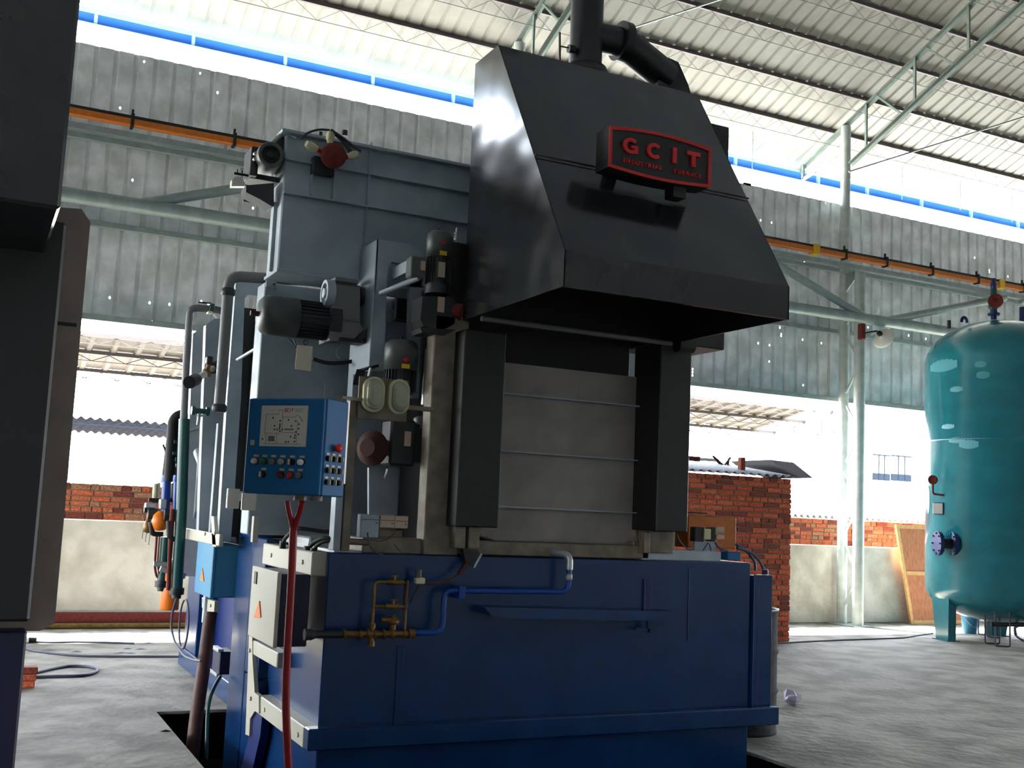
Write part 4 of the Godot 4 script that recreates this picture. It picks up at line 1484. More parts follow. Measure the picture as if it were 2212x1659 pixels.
func letter(parent: Node, text: String, cap_height: float, at: Vector3, stretch := 1.0, spacing := 0) -> void:
	var f := SystemFont.new()
	f.font_names = PackedStringArray(["Droid Sans"])
	f.font_weight = 700
	var tm := TextMesh.new()
	var fv := FontVariation.new()
	fv.base_font = f
	fv.spacing_glyph = spacing
	tm.font = fv
	tm.text = text
	tm.font_size = 32
	tm.pixel_size = cap_height / (32 * 0.714)
	tm.depth = 0.012
	tm.horizontal_alignment = HORIZONTAL_ALIGNMENT_CENTER
	tm.vertical_alignment = VERTICAL_ALIGNMENT_CENTER
	var o := put("lettering", tm, M.red_paint, parent)
	o.position = at
	o.scale = Vector3(stretch, 1, 1)

# the four broad capitals, each cut from plate
func big_letter(parent: Node, which: int, h: float, at: Vector3) -> void:
	var st := begin()
	T = Transform3D(Basis.IDENTITY, at)
	var t := h * 0.27
	var rx := h * 0.56
	var ry := h * 0.5
	if which < 2:
		var a0 := deg_to_rad(42.0)
		var a1 := deg_to_rad(318.0)
		var poly := []
		for k in 25:
			var a := lerpf(a0, a1, k / 24.0)
			poly.append(Vector2(cos(a) * rx, h * 0.5 + sin(a) * ry))
		for k in 25:
			var a := lerpf(a1, a0, k / 24.0)
			poly.append(Vector2(cos(a) * (rx - t), h * 0.5 + sin(a) * (ry - t * 0.85)))
		prism(st, poly, 0.0, 0.012)
		if which == 0:
			box(st, Vector3(rx * 0.05, h * 0.36, 0), Vector3(rx * 0.92, h * 0.54, 0.0121))
			box(st, Vector3(rx * 0.5, h * 0.06, 0), Vector3(rx * 0.92, h * 0.45, 0.0122))
	elif which == 2:
		box(st, Vector3(-t * 0.55, 0, 0), Vector3(t * 0.55, h, 0.012))
	else:
		box(st, Vector3(-h * 0.5, h * 0.74, 0), Vector3(h * 0.5, h, 0.012))
		box(st, Vector3(-t * 0.55, 0, 0), Vector3(t * 0.55, h * 0.75, 0.0121))
	T = Transform3D.IDENTITY
	part("lettering", st, M.red_paint, parent)
# ---------------------------------------------------------------- things bolted to the furnace
func schematic_texture() -> ImageTexture:
	var im := Image.create(440, 396, false, Image.FORMAT_RGB8)
	im.fill(Color(0.80, 0.79, 0.74))
	var ink := Color(0.16, 0.14, 0.15)
	var rect := func(x0: int, y0: int, x1: int, y1: int) -> void:
		im.fill_rect(Rect2i(mini(x0, x1), mini(y0, y1), absi(x1 - x0) + 3, absi(y1 - y0) + 3), ink)
	# outline of the plant
	for s in [[45, 82, 165, 82], [165, 40, 165, 82], [165, 40, 205, 40], [205, 40, 205, 260], [45, 82, 45, 270], [45, 270, 190, 270], [205, 110, 330, 110], [330, 95, 330, 110], [330, 95, 360, 95], [190, 250, 205, 250], [60, 270, 60, 370], [160, 270, 160, 370], [40, 372, 390, 372], [350, 150, 350, 372], [205, 260, 340, 260]]:
		rect.call(s[0], s[1], s[2], s[3])
	for k in 40:
		rect.call(360 + k, 95 + int(k * 1.5), 361 + k, 96 + int(k * 1.5))
	for p in [[110, 112], [180, 140], [258, 130], [328, 142], [360, 172], [290, 190], [180, 175], [180, 195], [178, 215], [360, 215], [360, 270], [130, 225], [155, 225], [182, 240], [205, 226], [335, 248], [330, 280], [328, 305], [328, 340], [290, 295], [270, 345], [245, 345], [130, 190], [20, 320]]:
		im.fill_rect(Rect2i(p[0], p[1], 13, 16), ink)
	for k in 5:
		im.fill_rect(Rect2i(232 + k * 18, 224, 13, 14), ink)
	for r in 4:
		for k in 4:
			im.fill_rect(Rect2i(84 + k * 15, 298 + r * 13, 13, 11), ink)
	for k in 6:
		im.fill_rect(Rect2i(318, 26 + k * 7, 90 - (k % 3) * 12, 2), Color(0.45, 0.45, 0.45))
	# small red lettering
	var red := Color(0.82, 0.12, 0.12)
	var glyphs := {"G": ["111", "100", "101", "101", "111"], "C": ["111", "100", "100", "100", "111"], "I": ["010", "010", "010", "010", "010"], "T": ["111", "010", "010", "010", "010"]}
	for k in 4:
		var g: Array = glyphs["GCIT"[k]]
		for r in 5:
			for c in 3:
				if g[r][c] == "1":
					im.fill_rect(Rect2i(222 + k * 22 + c * 6, 26 + r * 7, 6, 7), red)
	for k in 4:
		im.fill_rect(Rect2i(90 + k * 9, 44 - k, 6, 8), Color(0.85, 0.55, 0.5))
	return ImageTexture.create_from_image(im)

func dome_motor(o: Node3D, base: Vector3, dir: Vector3, r: float, cover: float, fins: float) -> void:
	# seen from the gearbox end: fins first, then the fan cover
	var st := begin()
	lathe(st, [Vector2(0, 0), Vector2(r * 0.82, 0), Vector2(r * 0.82, fins), Vector2(0, fins)], base, dir, 24, false)
	part("stator", st, M.motor_dark, o)
	st = begin()
	var keep := T
	T = T * Transform3D(frame_of(dir), base)
	for k in 28:
		var a := TAU * k / 28.0
		var p := Vector3(cos(a), sin(a), 0)
		var t := Vector3(-sin(a), cos(a), 0) * 0.0022
		box_oriented(st, p * r * 0.8, p * r * 0.97, t, 0.012, fins - 0.005)
	T = keep
	var fn := part("cooling_fins", st, M.motor_dark, o)
	fn.set_meta("kind", "stuff")
	st = begin()
	lathe(st, [Vector2(r * 0.98, fins - 0.01), Vector2(r, fins - 0.01), Vector2(r, fins + cover * 0.72), Vector2(r * 0.93, fins + cover * 0.88), Vector2(r * 0.72, fins + cover * 0.98), Vector2(0, fins + cover)], base, dir, 28)
	part("fan_cover", st, M.motor, o)

func box_oriented(st: SurfaceTool, a: Vector3, b: Vector3, t: Vector3, z0: float, z1: float) -> void:
	var za := Vector3(0, 0, z0)
	var zb := Vector3(0, 0, z1)
	quad(st, a - t + za, b - t + za, b - t + zb, a - t + zb)
	quad(st, b + t + za, a + t + za, a + t + zb, b + t + zb)
	quad(st, b - t + za, b + t + za, b + t + zb, b - t + zb)
	quad(st, a - t + zb, b - t + zb, b + t + zb, a + t + zb)

func sticker(st_parent: Node, called: String, at: Vector3, w: float, h: float, m: Material, diamond := false) -> void:
	var st := begin()
	if diamond:
		prism(st, [Vector2(at.x - w / 2, at.y), Vector2(at.x, at.y - h / 2), Vector2(at.x + w / 2, at.y), Vector2(at.x, at.y + h / 2)], at.z - 0.003, at.z)
	else:
		box(st, at + Vector3(-w / 2, -h / 2, -0.004), at + Vector3(w / 2, h / 2, 0))
	part(called, st, m, st_parent)

func build_furnace_devices():
	var st := begin()
	# ---- control cabinet on its swing arm
	var cb := thing("control_cabinet", "blue control cabinet with a printed schematic, push buttons and selector switches", "cabinet", Vector3(1.167, 1.538, -5.22))
	cb.rotation.y = -deg_to_rad(49.63)
	var W := 0.43
	var H := 0.452
	var Dp := 0.2
	st = begin()
	box(st, Vector3(0, 0, -Dp), Vector3(W, H, -0.012), 0.006)
	part("body", st, M.cabinet_blue, cb)
	st = begin()
	box(st, Vector3(0.004, 0.004, -0.01), Vector3(W - 0.004, H - 0.004, 0.006), 0.004)
	var dr := part("door", st, M.cabinet_blue, cb)
	st = begin()
	box(st, Vector3(0.03, H * 0.5, 0.006), Vector3(0.053, H * 0.555, 0.012), 0.002)
	part("latch", st, M.label_plate, dr)
	var pm := StandardMaterial3D.new()
	pm.resource_name = "schematic"
	pm.albedo_texture = schematic_texture()
	pm.roughness = 0.35
	pm.cull_mode = BaseMaterial3D.CULL_DISABLED
	var qm := QuadMesh.new()
	qm.size = Vector2(W * 0.6, H * 0.42)
	st = begin()
	box(st, Vector3(W * 0.49 - W * 0.302, H * 0.705 - H * 0.212, 0.006), Vector3(W * 0.49 + W * 0.302, H * 0.705 + H * 0.212, 0.0085))
	var pl := part("schematic_plate", st, M.label_plate, dr)
	var pr := put("schematic_print", qm, pm, pl)
	pr.position = Vector3(W * 0.49, H * 0.705, 0.0095)
	var row1 := [["label_plate", 0.155], ["green", 0.27], ["gearbox", 0.385], ["lens", 0.505], ["black", 0.63], ["white_enamel", 0.755]]
	var row2 := [["black", 0.27], ["rust_red", 0.505], ["red", 0.625], ["gearbox", 0.74]]
	for rw in [[row1, 0.335], [row2, 0.2]]:
		for b in rw[0]:
			var p := Vector3(W * b[1], H * rw[1], 0.006)
			st = begin()
			cyl(st, p, p + Vector3(0, 0, 0.008), 0.0165, 18)
			var ring := part("button_ring", st, M.motor_dark, dr)
			st = begin()
			lathe(st, [Vector2(0.014, 0), Vector2(0.014, 0.014), Vector2(0.011, 0.019), Vector2(0, 0.02)], p + Vector3(0, 0, 0.006), Vector3(0, 0, 1), 18)
			part("push_button", st, M[b[0]], dr)
			if b[0] == "black":
				st = begin()
				box(st, p + Vector3(-0.004, -0.013, 0.014), p + Vector3(0.004, 0.013, 0.034), 0.002)
				part("selector_lever", st, M.label_plate, dr)
			st = begin()
			box(st, p + Vector3(-0.012, 0.02, 0), p + Vector3(0.014, 0.031, 0.003))
			part("button_label", st, M.label_plate, dr)
	# right hand side: emergency stop and nine selectors
	var sx := func(u: float, v: float, out: float) -> Vector3: return Vector3(W + out, H * v, -0.012 - (Dp - 0.02) * u)
	st = begin()
	cyl(st, sx.call(0.5, 0.5, 0.0), sx.call(0.5, 0.5, 0.015), 0.012, 14)
	lathe(st, [Vector2(0.019, 0.0), Vector2(0.021, 0.012), Vector2(0.012, 0.02), Vector2(0, 0.021)], sx.call(0.5, 0.5, 0.014), Vector3(1, 0, 0), 18)
	part("stop_button", st, M.red, cb)
	for r in 3:
		for k in 3:
			var u: float = [0.16, 0.44, 0.72][k]
			var v: float = [0.385, 0.265, 0.145][r]
			st = begin()
			cyl(st, sx.call(u, v, 0.0), sx.call(u, v, 0.012), 0.0135, 14)
			part("selector_switch", st, M.black, cb)
			st = begin()
			box(st, sx.call(u, v, 0.01) + Vector3(0, -0.011, -0.003), sx.call(u, v, 0.026) + Vector3(0, 0.011, 0.003), 0.002)
			part("selector_lever", st, M.lens, cb)
			st = begin()
			box(st, sx.call(u, v, 0.0) + Vector3(0, 0.017, -0.012), sx.call(u, v, 0.003) + Vector3(0, 0.026, 0.012))
			part("switch_label", st, M.label_plate, cb)
	for x in [0.255, 0.345]:
		st = begin()
		cyl(st, Vector3(x, -0.022, -0.1), Vector3(x, 0.0, -0.1), 0.03, 18)
		part("cable_gland", st, M.frame_beige, cb)
	# ---- post, lamp plate and swing arm
	var po := thing("device_post", "narrow beige steel post with lamp plate and swing arm right of the control cabinet", "bracket", Vector3(1.867, 1.322, -5.7))
	T = Transform3D(Basis.IDENTITY, -po.position)
	st = begin()
	var q := [1.822, 2.068, 1.927, 1.324]
	box(st, Vector3(q[0] - 0.002, 1.26, -5.74), Vector3(q[0] + 0.044, q[1], -5.70), 0.004)
	part("post", st, M.frame_beige, po)
	st = begin()
	box(st, Vector3(q[0] - 0.045, 1.26, -5.80), Vector3(q[0] - 0.004, q[1] - 0.45, -5.71), 0.004)
	part("rear_post", st, M.chamber, po)
	st = begin()
	fbox(st, 1.857, 2.204, 2.142, 1.973, -5.68, 0.012, 0.003)
	part("lamp_plate", st, M.frame_beige, po)
	st = begin()
	fbox(st, 2.123, 2.07, 2.313, 2.044, -5.69, 0.03, 0.003)
	part("cross_bar", st, M.frame_beige, po)
	st = begin()
	bar(st, Vector3(1.697, 2.06, -5.5), Vector3(1.881, 2.075, -5.69), 0.03, 0.016)
	bar(st, Vector3(1.697, 2.06, -5.5), Vector3(1.56, 1.96, -5.12), 0.03, 0.016)
	part("swing_arm", st, M.frame_beige, po)
	st = begin()
	bar(st, Vector3(1.92, 2.213, -5.72), Vector3(1.928, 2.258, -5.72), 0.03, 0.006)
	part("tab", st, M.galv, po)
	T = Transform3D.IDENTITY
	# ---- two oval bulkhead lamps
	for k in 2:
		var c := [Vector3(1.932, 2.106, -5.68), Vector3(2.077, 2.106, -5.68)][k] as Vector3
		var bl := thing("bulkhead_lamp", ["oval bulkhead lamp with cream rim, left one on the beige plate", "oval bulkhead lamp with cream rim, right one on the beige plate"][k], "lamp", c, "oval bulkhead lamps")
		var oval := func(w: float, h: float) -> Array:
			var out := []
			for j in 17:
				var a := PI * j / 16.0
				out.append(Vector2(cos(a) * w, h - w + sin(a) * w))
			for j in 17:
				var a := PI + PI * j / 16.0
				out.append(Vector2(cos(a) * w, -(h - w) + sin(a) * w))
			return out
		st = begin()
		prism(st, oval.call(0.058, 0.095), 0.0, 0.035)
		part("housing", st, M.cream, bl)
		st = begin()
		var o1: Array = oval.call(0.06, 0.097)
		var o2: Array = oval.call(0.048, 0.085)
		for j in o1.size():
			var n := (j + 1) % o1.size()
			quad(st, Vector3(o1[j].x, o1[j].y, 0.042), Vector3(o1[n].x, o1[n].y, 0.042), Vector3(o2[n].x, o2[n].y, 0.05), Vector3(o2[j].x, o2[j].y, 0.05))
			quad(st, Vector3(o1[n].x, o1[n].y, 0.042), Vector3(o1[j].x, o1[j].y, 0.042), Vector3(o1[j].x, o1[j].y, 0.03), Vector3(o1[n].x, o1[n].y, 0.03))
		part("rim", st, M.cream, bl)
		st = begin()
		for lv in 4:
			var s0: float = [1.0, 0.92, 0.7, 0.35][lv]
			var s1: float = [0.92, 0.7, 0.35, 0.0][lv]
			var h0: float = [0.045, 0.065, 0.078, 0.083][lv]
			var h1: float = [0.065, 0.078, 0.083, 0.084][lv]
			for j in o2.size():
				var n := (j + 1) % o2.size()
				quad(st, Vector3(o2[j].x * s0, o2[j].y * s0, h0), Vector3(o2[n].x * s0, o2[n].y * s0, h0), Vector3(o2[n].x * s1, o2[n].y * s1, h1), Vector3(o2[j].x * s1, o2[j].y * s1, h1))
		part("lens", st, M.lens, bl)
	# ---- horizontal gear motor
	var gm := thing("gear_motor", "horizontal grey gear motor with its round fan cover pointing left", "motor", Vector3(1.705, 2.584, -6.3))
	T = Transform3D(Basis.IDENTITY, -gm.position)
	var my: float = gm.position.y
	var mr: float = 0.117
	var m0 := Vector3(1.836, 2.566, -6.3)
	var m1 := Vector3(1.423, 2.556, -6.3)
	var mz := Vector3(m0.x, my, -6.3)
	var mlen: float = m0.x - m1.x
	dome_motor(gm, mz, Vector3(-1, 0, 0), mr, mlen * 0.52, mlen * 0.48)
	st = begin()
	cyl(st, Vector3(m1.x + 0.01, my, -6.3), Vector3(m1.x - 0.045, my, -6.3), 0.016, 12)
	part("shaft_stub", st, M.brown_hose, gm)
	st = begin()
	cyl(st, mz + Vector3(-0.01, 0, 0), mz + Vector3(0.06, 0, 0), mr * 1.05, 24)
	part("flange", st, M.motor_dark, gm)
	st = begin()
	prism(st, [Vector2(1.83, 2.802), Vector2(1.995, 2.81), Vector2(2.01, 2.578), Vector2(2.035, 2.548), Vector2(1.965, 2.475), Vector2(1.83, 2.461), Vector2(1.821, 2.584)], -6.42, -6.2)
	part("gear_case", st, M.gearbox, gm)
	st = begin()
	fbox(st, 1.847, 2.849, 1.992, 2.823, -6.22, 0.16, 0.004)
	fbox(st, 1.832, 2.803, 1.99, 2.802, -6.19, 0.2, 0.002)
	part("case_flange", st, M.gearbox, gm)
	st = begin()
	fbox(st, 1.846, 2.591, 2.003, 2.598, -6.19, 0.2, 0.002)
	part("case_flange", st, M.gearbox, gm)
	st = begin()
	var fc := Vector3(1.809, 2.744, -6.24)
	lathe(st, [Vector2(0.0, 0.0), Vector2(0.06, 0.0), Vector2(0.06, 0.02), Vector2(0.08, 0.02), Vector2(0.083, 0.0), Vector2(0.083, -0.03), Vector2(0.0, -0.03)], fc, Vector3(-1, 0, 0), 28, false)
	part("output_flange", st, M.chamber, gm)
	st = begin()
	lathe(st, [Vector2(0.0, 0.025), Vector2(0.03, 0.025), Vector2(0.03, 0.0), Vector2(0, 0)], fc, Vector3(-1, 0, 0), 20, false)
	part("hub", st, M.galv, gm)
	st = begin()
	cyl(st, Vector3(2.02, 2.764, -6.3), Vector3(2.097, 2.765, -6.3), 0.06, 20)
	part("coupling", st, M.black_paint, gm)
	st = begin()
	bar(st, Vector3(1.999, 2.479, -6.2), Vector3(2.074, 2.569, -6.2), 0.06, 0.03)
	fbox(st, 1.887, 2.484, 2.045, 2.462, -6.18, 0.12, 0.004)
	part("torque_arm", st, M.black_paint, gm)
	st = begin()
	lathe(st, [Vector2(0.013, -0.003), Vector2(0.017, 0), Vector2(0.013, 0.003), Vector2(0.011, 0), Vector2(0.013, -0.003)], Vector3(1.714, 2.446, -6.3), Vector3(0, 0, 1), 16)
	part("lifting_eye", st, M.motor_dark, gm)
	T = Transform3D.IDENTITY
	st = begin()
	prism(st, [Vector2(1.66, 2.424), Vector2(1.754, 2.426), Vector2(1.751, 2.277), Vector2(1.656, 2.281)], -6.283, -6.28)
	single("paper_tag", st, M.paper, "white paper tag hanging under the horizontal gear motor", "tag")
	st = begin()
	pipe(st, [Vector3(1.612, 2.465, -6.32), Vector3(1.637, 2.432, -6.3), Vector3(1.664, 2.401, -6.29)], 0.004, 6)
	pipe(st, [Vector3(1.646, 2.463, -6.32), Vector3(1.653, 2.434, -6.3), Vector3(1.669, 2.407, -6.29)], 0.004, 6)
	single("tag_cord", st, M.black, "two thin dark cords holding the paper tag on the gear motor", "cord")
	st = begin()
	pipe(st, [Vector3(1.807, 2.375, -6.45), Vector3(1.863, 2.361, -6.45), Vector3(1.921, 2.358, -6.45), Vector3(1.994, 2.368, -6.45), Vector3(2.058, 2.386, -6.45)], 0.012, 8, 0.05)
	single("motor_cable", st, M.rubber, "black cable sagging to the right behind the paper tag", "cable")
	# ---- vertical gear motor beside the hood
	var vm := thing("gear_motor", "vertical gear motor with domed cover and red diamond, upper one beside the hood", "motor", Vector3(2.317, 2.714, -5.75))
	T = Transform3D(Basis.IDENTITY, -vm.position)
	var vr: float = 0.076
	var vb := Vector3(2.311, 2.773, -5.75)
	var vt := Vector3(2.299, 3.092, -5.75)
	var vl: float = vt.y - vb.y
	dome_motor(vm, vb, Vector3.UP, vr, vl * 0.46, vl * 0.54)
	sticker(vm, "diamond_badge", Vector3(2.3, 3.01, -5.68) + Vector3(0, 0, 0.006), 0.04, 0.026, M.red, true)
	sticker(vm, "warning_label", Vector3(2.306, 2.951, -5.68) + Vector3(0, 0, 0.006), 0.043, 0.025, M.yellow)
	sticker(vm, "rating_plate", Vector3(2.3, 2.854, -5.68) + Vector3(0, 0, 0.008), 0.042, 0.088, M.label_plate)
	st = begin()
	fbox(st, 2.134, 2.923, 2.22, 2.804, -5.72, 0.09, 0.006)
	part("terminal_box", st, M.motor, vm)
	sticker(vm, "box_label", Vector3(2.203, 2.871, -5.716), 0.03, 0.055, M.label_plate)
	st = begin()
	cyl(st, Vector3(2.302, 3.079, -5.75), Vector3(2.301, 3.106, -5.75), 0.006, 8)
	part("eye_bolt", st, M.black, vm)
	st = begin()
	cyl(st, vb + Vector3(0, -0.05, 0), vb, vr * 0.95, 20)
	part("adapter", st, M.motor_dark, vm)
	st = begin()
	prism(st, [Vector2(2.204, 2.692), Vector2(2.371, 2.708), Vector2(2.407, 2.686), Vector2(2.408, 2.557), Vector2(2.347, 2.518), Vector2(2.22, 2.522), Vector2(2.198, 2.559)], -5.86, -5.7)
	part("gear_case", st, M.motor_dark, vm)
	sticker(vm, "rating_plate", Vector3(2.317, 2.658, -5.695), 0.042, 0.088, M.label_plate)
	st = begin()
	lathe(st, [Vector2(0.03, 0.006), Vector2(0.032, 0.016), Vector2(0.055, 0.016), Vector2(0.056, -0.02), Vector2(0.0, -0.02), Vector2(0.0, 0.006), Vector2(0.03, 0.006)], Vector3(2.24, 2.629, -5.78), Vector3(-1, 0, 0.15), 24, false)
	part("output_flange", st, M.gearbox, vm)
	st = begin()
	cyl(st, Vector3(2.405, 2.639, -5.75), Vector3(2.456, 2.627, -5.7), 0.05, 20)
	part("drive_wheel", st, M.rust_red, vm)
	st = begin()
	prism(st, [Vector2(2.193, 2.508), Vector2(2.41, 2.522), Vector2(2.341, 2.482), Vector2(2.206, 2.483)], -5.84, -5.68)
	part("mounting_foot", st, M.black_paint, vm)
	T = Transform3D.IDENTITY
	# ---- lower vertical motor above the lamp plate
	var lm := thing("gear_motor", "vertical gear motor with red diamond, lower one behind the two oval lamps", "motor", Vector3(2.199, 2.078, -5.95))
	T = Transform3D(Basis.IDENTITY, -lm.position)
	var lr: float = 0.099
	var lb := Vector3(2.188, 2.158, -5.95)
	var lt := Vector3(2.181, 2.469, -5.95)
	var ll: float = lt.y - lb.y
	dome_motor(lm, lb, Vector3.UP, lr, ll * 0.55, ll * 0.45)
	sticker(lm, "diamond_badge", Vector3(2.179, 2.344, -5.85) + Vector3(0, 0, 0.006), 0.045, 0.03, M.red, true)
	sticker(lm, "warning_label", Vector3(2.181, 2.306, -5.85) + Vector3(0, 0, 0.006), 0.048, 0.025, M.yellow)
	st = begin()
	cyl(st, Vector3(2.185, 2.455, -5.95), Vector3(2.183, 2.491, -5.95), 0.008, 8)
	part("eye_bolt", st, M.black, lm)
	st = begin()
	fbox(st, 2.134, 2.003, 2.288, 1.74, -5.9, 0.16, 0.012)
	fbox(st, 2.267, 1.987, 2.366, 1.766, -5.92, 0.12, 0.01)
	part("gear_case", st, M.motor_dark, lm)
	sticker(lm, "rating_plate", Vector3(2.236, 1.896, -5.894), 0.04, 0.085, M.label_plate)
	st = begin()
	lathe(st, [Vector2(0.0, 0.06), Vector2(0.05, 0.06), Vector2(0.1, 0.02), Vector2(0.1, 0.0), Vector2(0.09, -0.02), Vector2(0, -0.02)], Vector3(2.051, 1.832, -5.95), Vector3(-0.8, 0, 0.6), 28, false)
	part("brake_disc", st, M.disc_brown, lm)
	st = begin()
	cyl(st, Vector3(2.051, 1.832, -5.95), Vector3(2.18, 1.847, -5.97), 0.045, 16)
	cyl(st, Vector3(2.331, 2.023, -5.98), Vector3(2.34, 1.953, -5.94), 0.035, 14)
	part("drive_shaft", st, M.gearbox, lm)
	T = Transform3D.IDENTITY
	# mounting plate behind it
	var mp := thing("motor_bracket", "bent dark steel bracket and grey slotted plate below the lower gear motor", "bracket", Vector3(2.192, 1.49, -6.1))
	T = Transform3D(Basis.IDENTITY, -mp.position)
	st = begin()
	prism(st, [Vector2(2.084, 1.726), Vector2(2.158, 1.731), Vector2(2.165, 1.699), Vector2(2.185, 1.662), Vector2(2.197, 1.7), Vector2(2.201, 1.725), Vector2(2.264, 1.726), Vector2(2.275, 1.453), Vector2(2.101, 1.454)], -6.13, -6.1)
	part("slotted_plate", st, M.chamber, mp)
	st = begin()
	bar(st, Vector3(1.984, 2.283, -6.05), Vector3(1.918, 2.183, -5.9), 0.05, 0.012)
	bar(st, Vector3(1.984, 2.283, -6.05), Vector3(2.089, 2.325, -6.1), 0.05, 0.012)
	part("bent_strap", st, M.black_paint, mp)
	T = Transform3D.IDENTITY
	# ---- limit switch boxes on the base top
	var lx := [[1.905, 1.46, 2.01, 1.36, "left"], [2.015, 1.46, 2.099, 1.388, "middle"], [2.1, 1.458, 2.177, 1.388, "right"]]
	for k in 3:
		st = begin()
		var b: Array = lx[k]
		var yb2: float = 1.39 if k else 1.335
		box(st, Vector3(b[0], yb2, -5.72), Vector3(b[2], b[1], -5.66), 0.004)
		var so := single("limit_switch", st, M.label_plate if k else M.chamber, "small beige limit switch box on the base, %s one of three below the lamps" % b[4], "switch", "limit switch boxes")
		st = begin()
		box(st, Vector3(b[0] + 0.005, b[1] - 0.03, -5.658), Vector3(b[2] - 0.005, b[1] - 0.027, -5.657))
		bolt(st, Vector3(b[2] - 0.015, b[1] - 0.045, -5.66), Vector3(0, 0, 1), 0.004, 0.003)
		part("cover_screws", st, M.motor_dark, so)
	st = begin()
	box(st, Vector3(1.938, 1.36, -5.74) + Vector3(0, -0.02, 0), Vector3(2.172, 1.322, -5.73) + Vector3(0, 0.055, 0), 0.003)
	single("switch_plate", st, M.frame_beige, "beige mounting plate carrying the three limit switch boxes", "plate")
	var wires := [[Vector3(1.94, 1.364, -5.64), Vector3(1.949, 1.31, -5.64), Vector3(1.978, 1.262, -5.64), Vector3(2.036, 1.248, -5.64)], [Vector3(1.96, 1.327, -5.645), Vector3(2.013, 1.317, -5.645), Vector3(2.07, 1.335, -5.645), Vector3(2.094, 1.368, -5.645)], [Vector3(2.1, 1.306, -5.65), Vector3(2.117, 1.284, -5.65), Vector3(2.14, 1.265, -5.65)]]
	for k in 3:
		st = begin()
		pipe(st, wires[k], 0.004 if k < 2 else 0.003, 6, 0.03)
		single("switch_wire", st, M.cable_grey, ["thin grey wire looping down from the left limit switch box", "thin grey wire sagging between the limit switch boxes", "short thin dark wire hanging over the front edge of the base"][k], "wire", "wires below the limit switch boxes")
	var cd := thing("cable_conduit", "beige conduit tube and dark cables over the left deck of the base", "conduit", Vector3(1.892, 1.304, -5.75))
	T = Transform3D(Basis.IDENTITY, -cd.position)
	st = begin()
	cyl(st, Vector3(1.799, 1.311, -5.75), Vector3(1.963, 1.309, -5.68), 0.018, 14)
	part("conduit", st, M.frame_beige, cd)
	st = begin()
	pipe(st, [Vector3(1.809, 1.311, -5.75), Vector3(1.751, 1.327, -5.8), Vector3(1.721, 1.292, -5.9), Vector3(1.716, 1.26, -5.95)], 0.012, 8, 0.05)
	pipe(st, [Vector3(1.807, 1.306, -5.76), Vector3(1.757, 1.308, -5.8), Vector3(1.728, 1.28, -5.85), Vector3(1.728, 1.253, -5.9)], 0.01, 8, 0.05)
	pipe(st, [Vector3(1.864, 1.381, -5.8), Vector3(1.806, 1.35, -5.9), Vector3(1.65, 1.367, -6), Vector3(1.645, 1.303, -6.2), Vector3(1.66, 1.273, -6.3)], 0.011, 8, 0.05)
	part("cables", st, M.rubber, cd)
	st = begin()
	for p in [Vector3(1.66, 1.273, -6.3), Vector3(1.706, 1.26, -5.95), Vector3(1.728, 1.253, -5.9)]:
		cyl(st, p + Vector3(0, -0.035, 0), p + Vector3(0, 0.01, 0), 0.02, 12)
	part("cable_glands", st, M.black_paint, cd)
	T = Transform3D.IDENTITY
	var lid := thing("duct_lid", "shiny folded sheet cover on the deck behind the upper rail", "cover", Vector3(1.86, 1.262, -6.35))
	st = begin()
	box(st, Vector3(-0.06, 0, -0.4), Vector3(0.22, 0.05, 0.1), 0.01)
	part("lid", st, M.galv, lid)
	st = begin()
	box(st, Vector3(-0.07, 0.0, -0.42), Vector3(0.23, 0.012, 0.12))
	part("lid_flange", st, M.galv, lid)
	# ---- switch boxes on the left side
	var jb := thing("junction_box", "pale grey switch box with a yellow warning triangle, lower left of the blue base", "box", Vector3(1.5, 0.939, -5.999))
	T = Transform3D(Basis.IDENTITY, -jb.position)
	var jz := [-6.327, 1.126, -5.628, 0.769]
	var ja := Vector3(1.5, 1.142, -6.32)
	var jc := Vector3(1.5, 1.134, -5.755)
	var jd := Vector3(1.5, 0.753, -5.717)
	var jy1: float = (ja.y + jc.y) / 2
	st = begin()
	box(st, Vector3(1.52, jd.y, ja.z), Vector3(1.68, jy1 - 0.01, jc.z), 0.006)
	part("body", st, M.navy, jb)
	st = begin()
	box(st, Vector3(1.5, jd.y - 0.005, ja.z - 0.005), Vector3(1.522, jy1, jc.z + 0.005), 0.005)
	var jdoor := part("door", st, M.box_grey, jb)
	st = begin()
	side_prism(st, [Vector2(-6.192, 0.86), Vector2(-6.035, 0.876), Vector2(-6.092, 0.96)], 1.494, 1.5)
	part("warning_triangle", st, M.orange_paint, jdoor)
	st = begin()
	sbox(st, -6.246, 1.111, -6.192, 1.043, 1.494, 0.008, 0.001)
	part("door_slot", st, M.black, jdoor)
	T = Transform3D.IDENTITY
	var bb := thing("junction_box", "blue switch box with a yellow warning triangle, farther back along the furnace side", "box", Vector3(1.55, 1.01, -7.982))
	T = Transform3D(Basis.IDENTITY, -bb.position)
	var ba := Vector3(1.55, 1.205, -8.27)
	var bc := Vector3(1.55, 1.197, -7.711)
	var bd := Vector3(1.55, 0.836, -7.684)
	st = begin()
	box(st, Vector3(1.57, bd.y, ba.z), Vector3(1.76, (ba.y + bc.y) / 2 - 0.01, bc.z), 0.005)
	part("body", st, M.box_blue, bb)
	st = begin()
	box(st, Vector3(1.55, bd.y - 0.005, ba.z - 0.004), Vector3(1.572, (ba.y + bc.y) / 2, bc.z + 0.004), 0.005)
	var bdoor := part("door", st, M.box_blue, bb)
	st = begin()
	side_prism(st, [Vector2(-8.057, 0.927), Vector2(-7.923, 0.93), Vector2(-8.007, 1.014)], 1.544, 1.55)
	part("warning_triangle", st, M.orange_paint, bdoor)
	T = Transform3D.IDENTITY
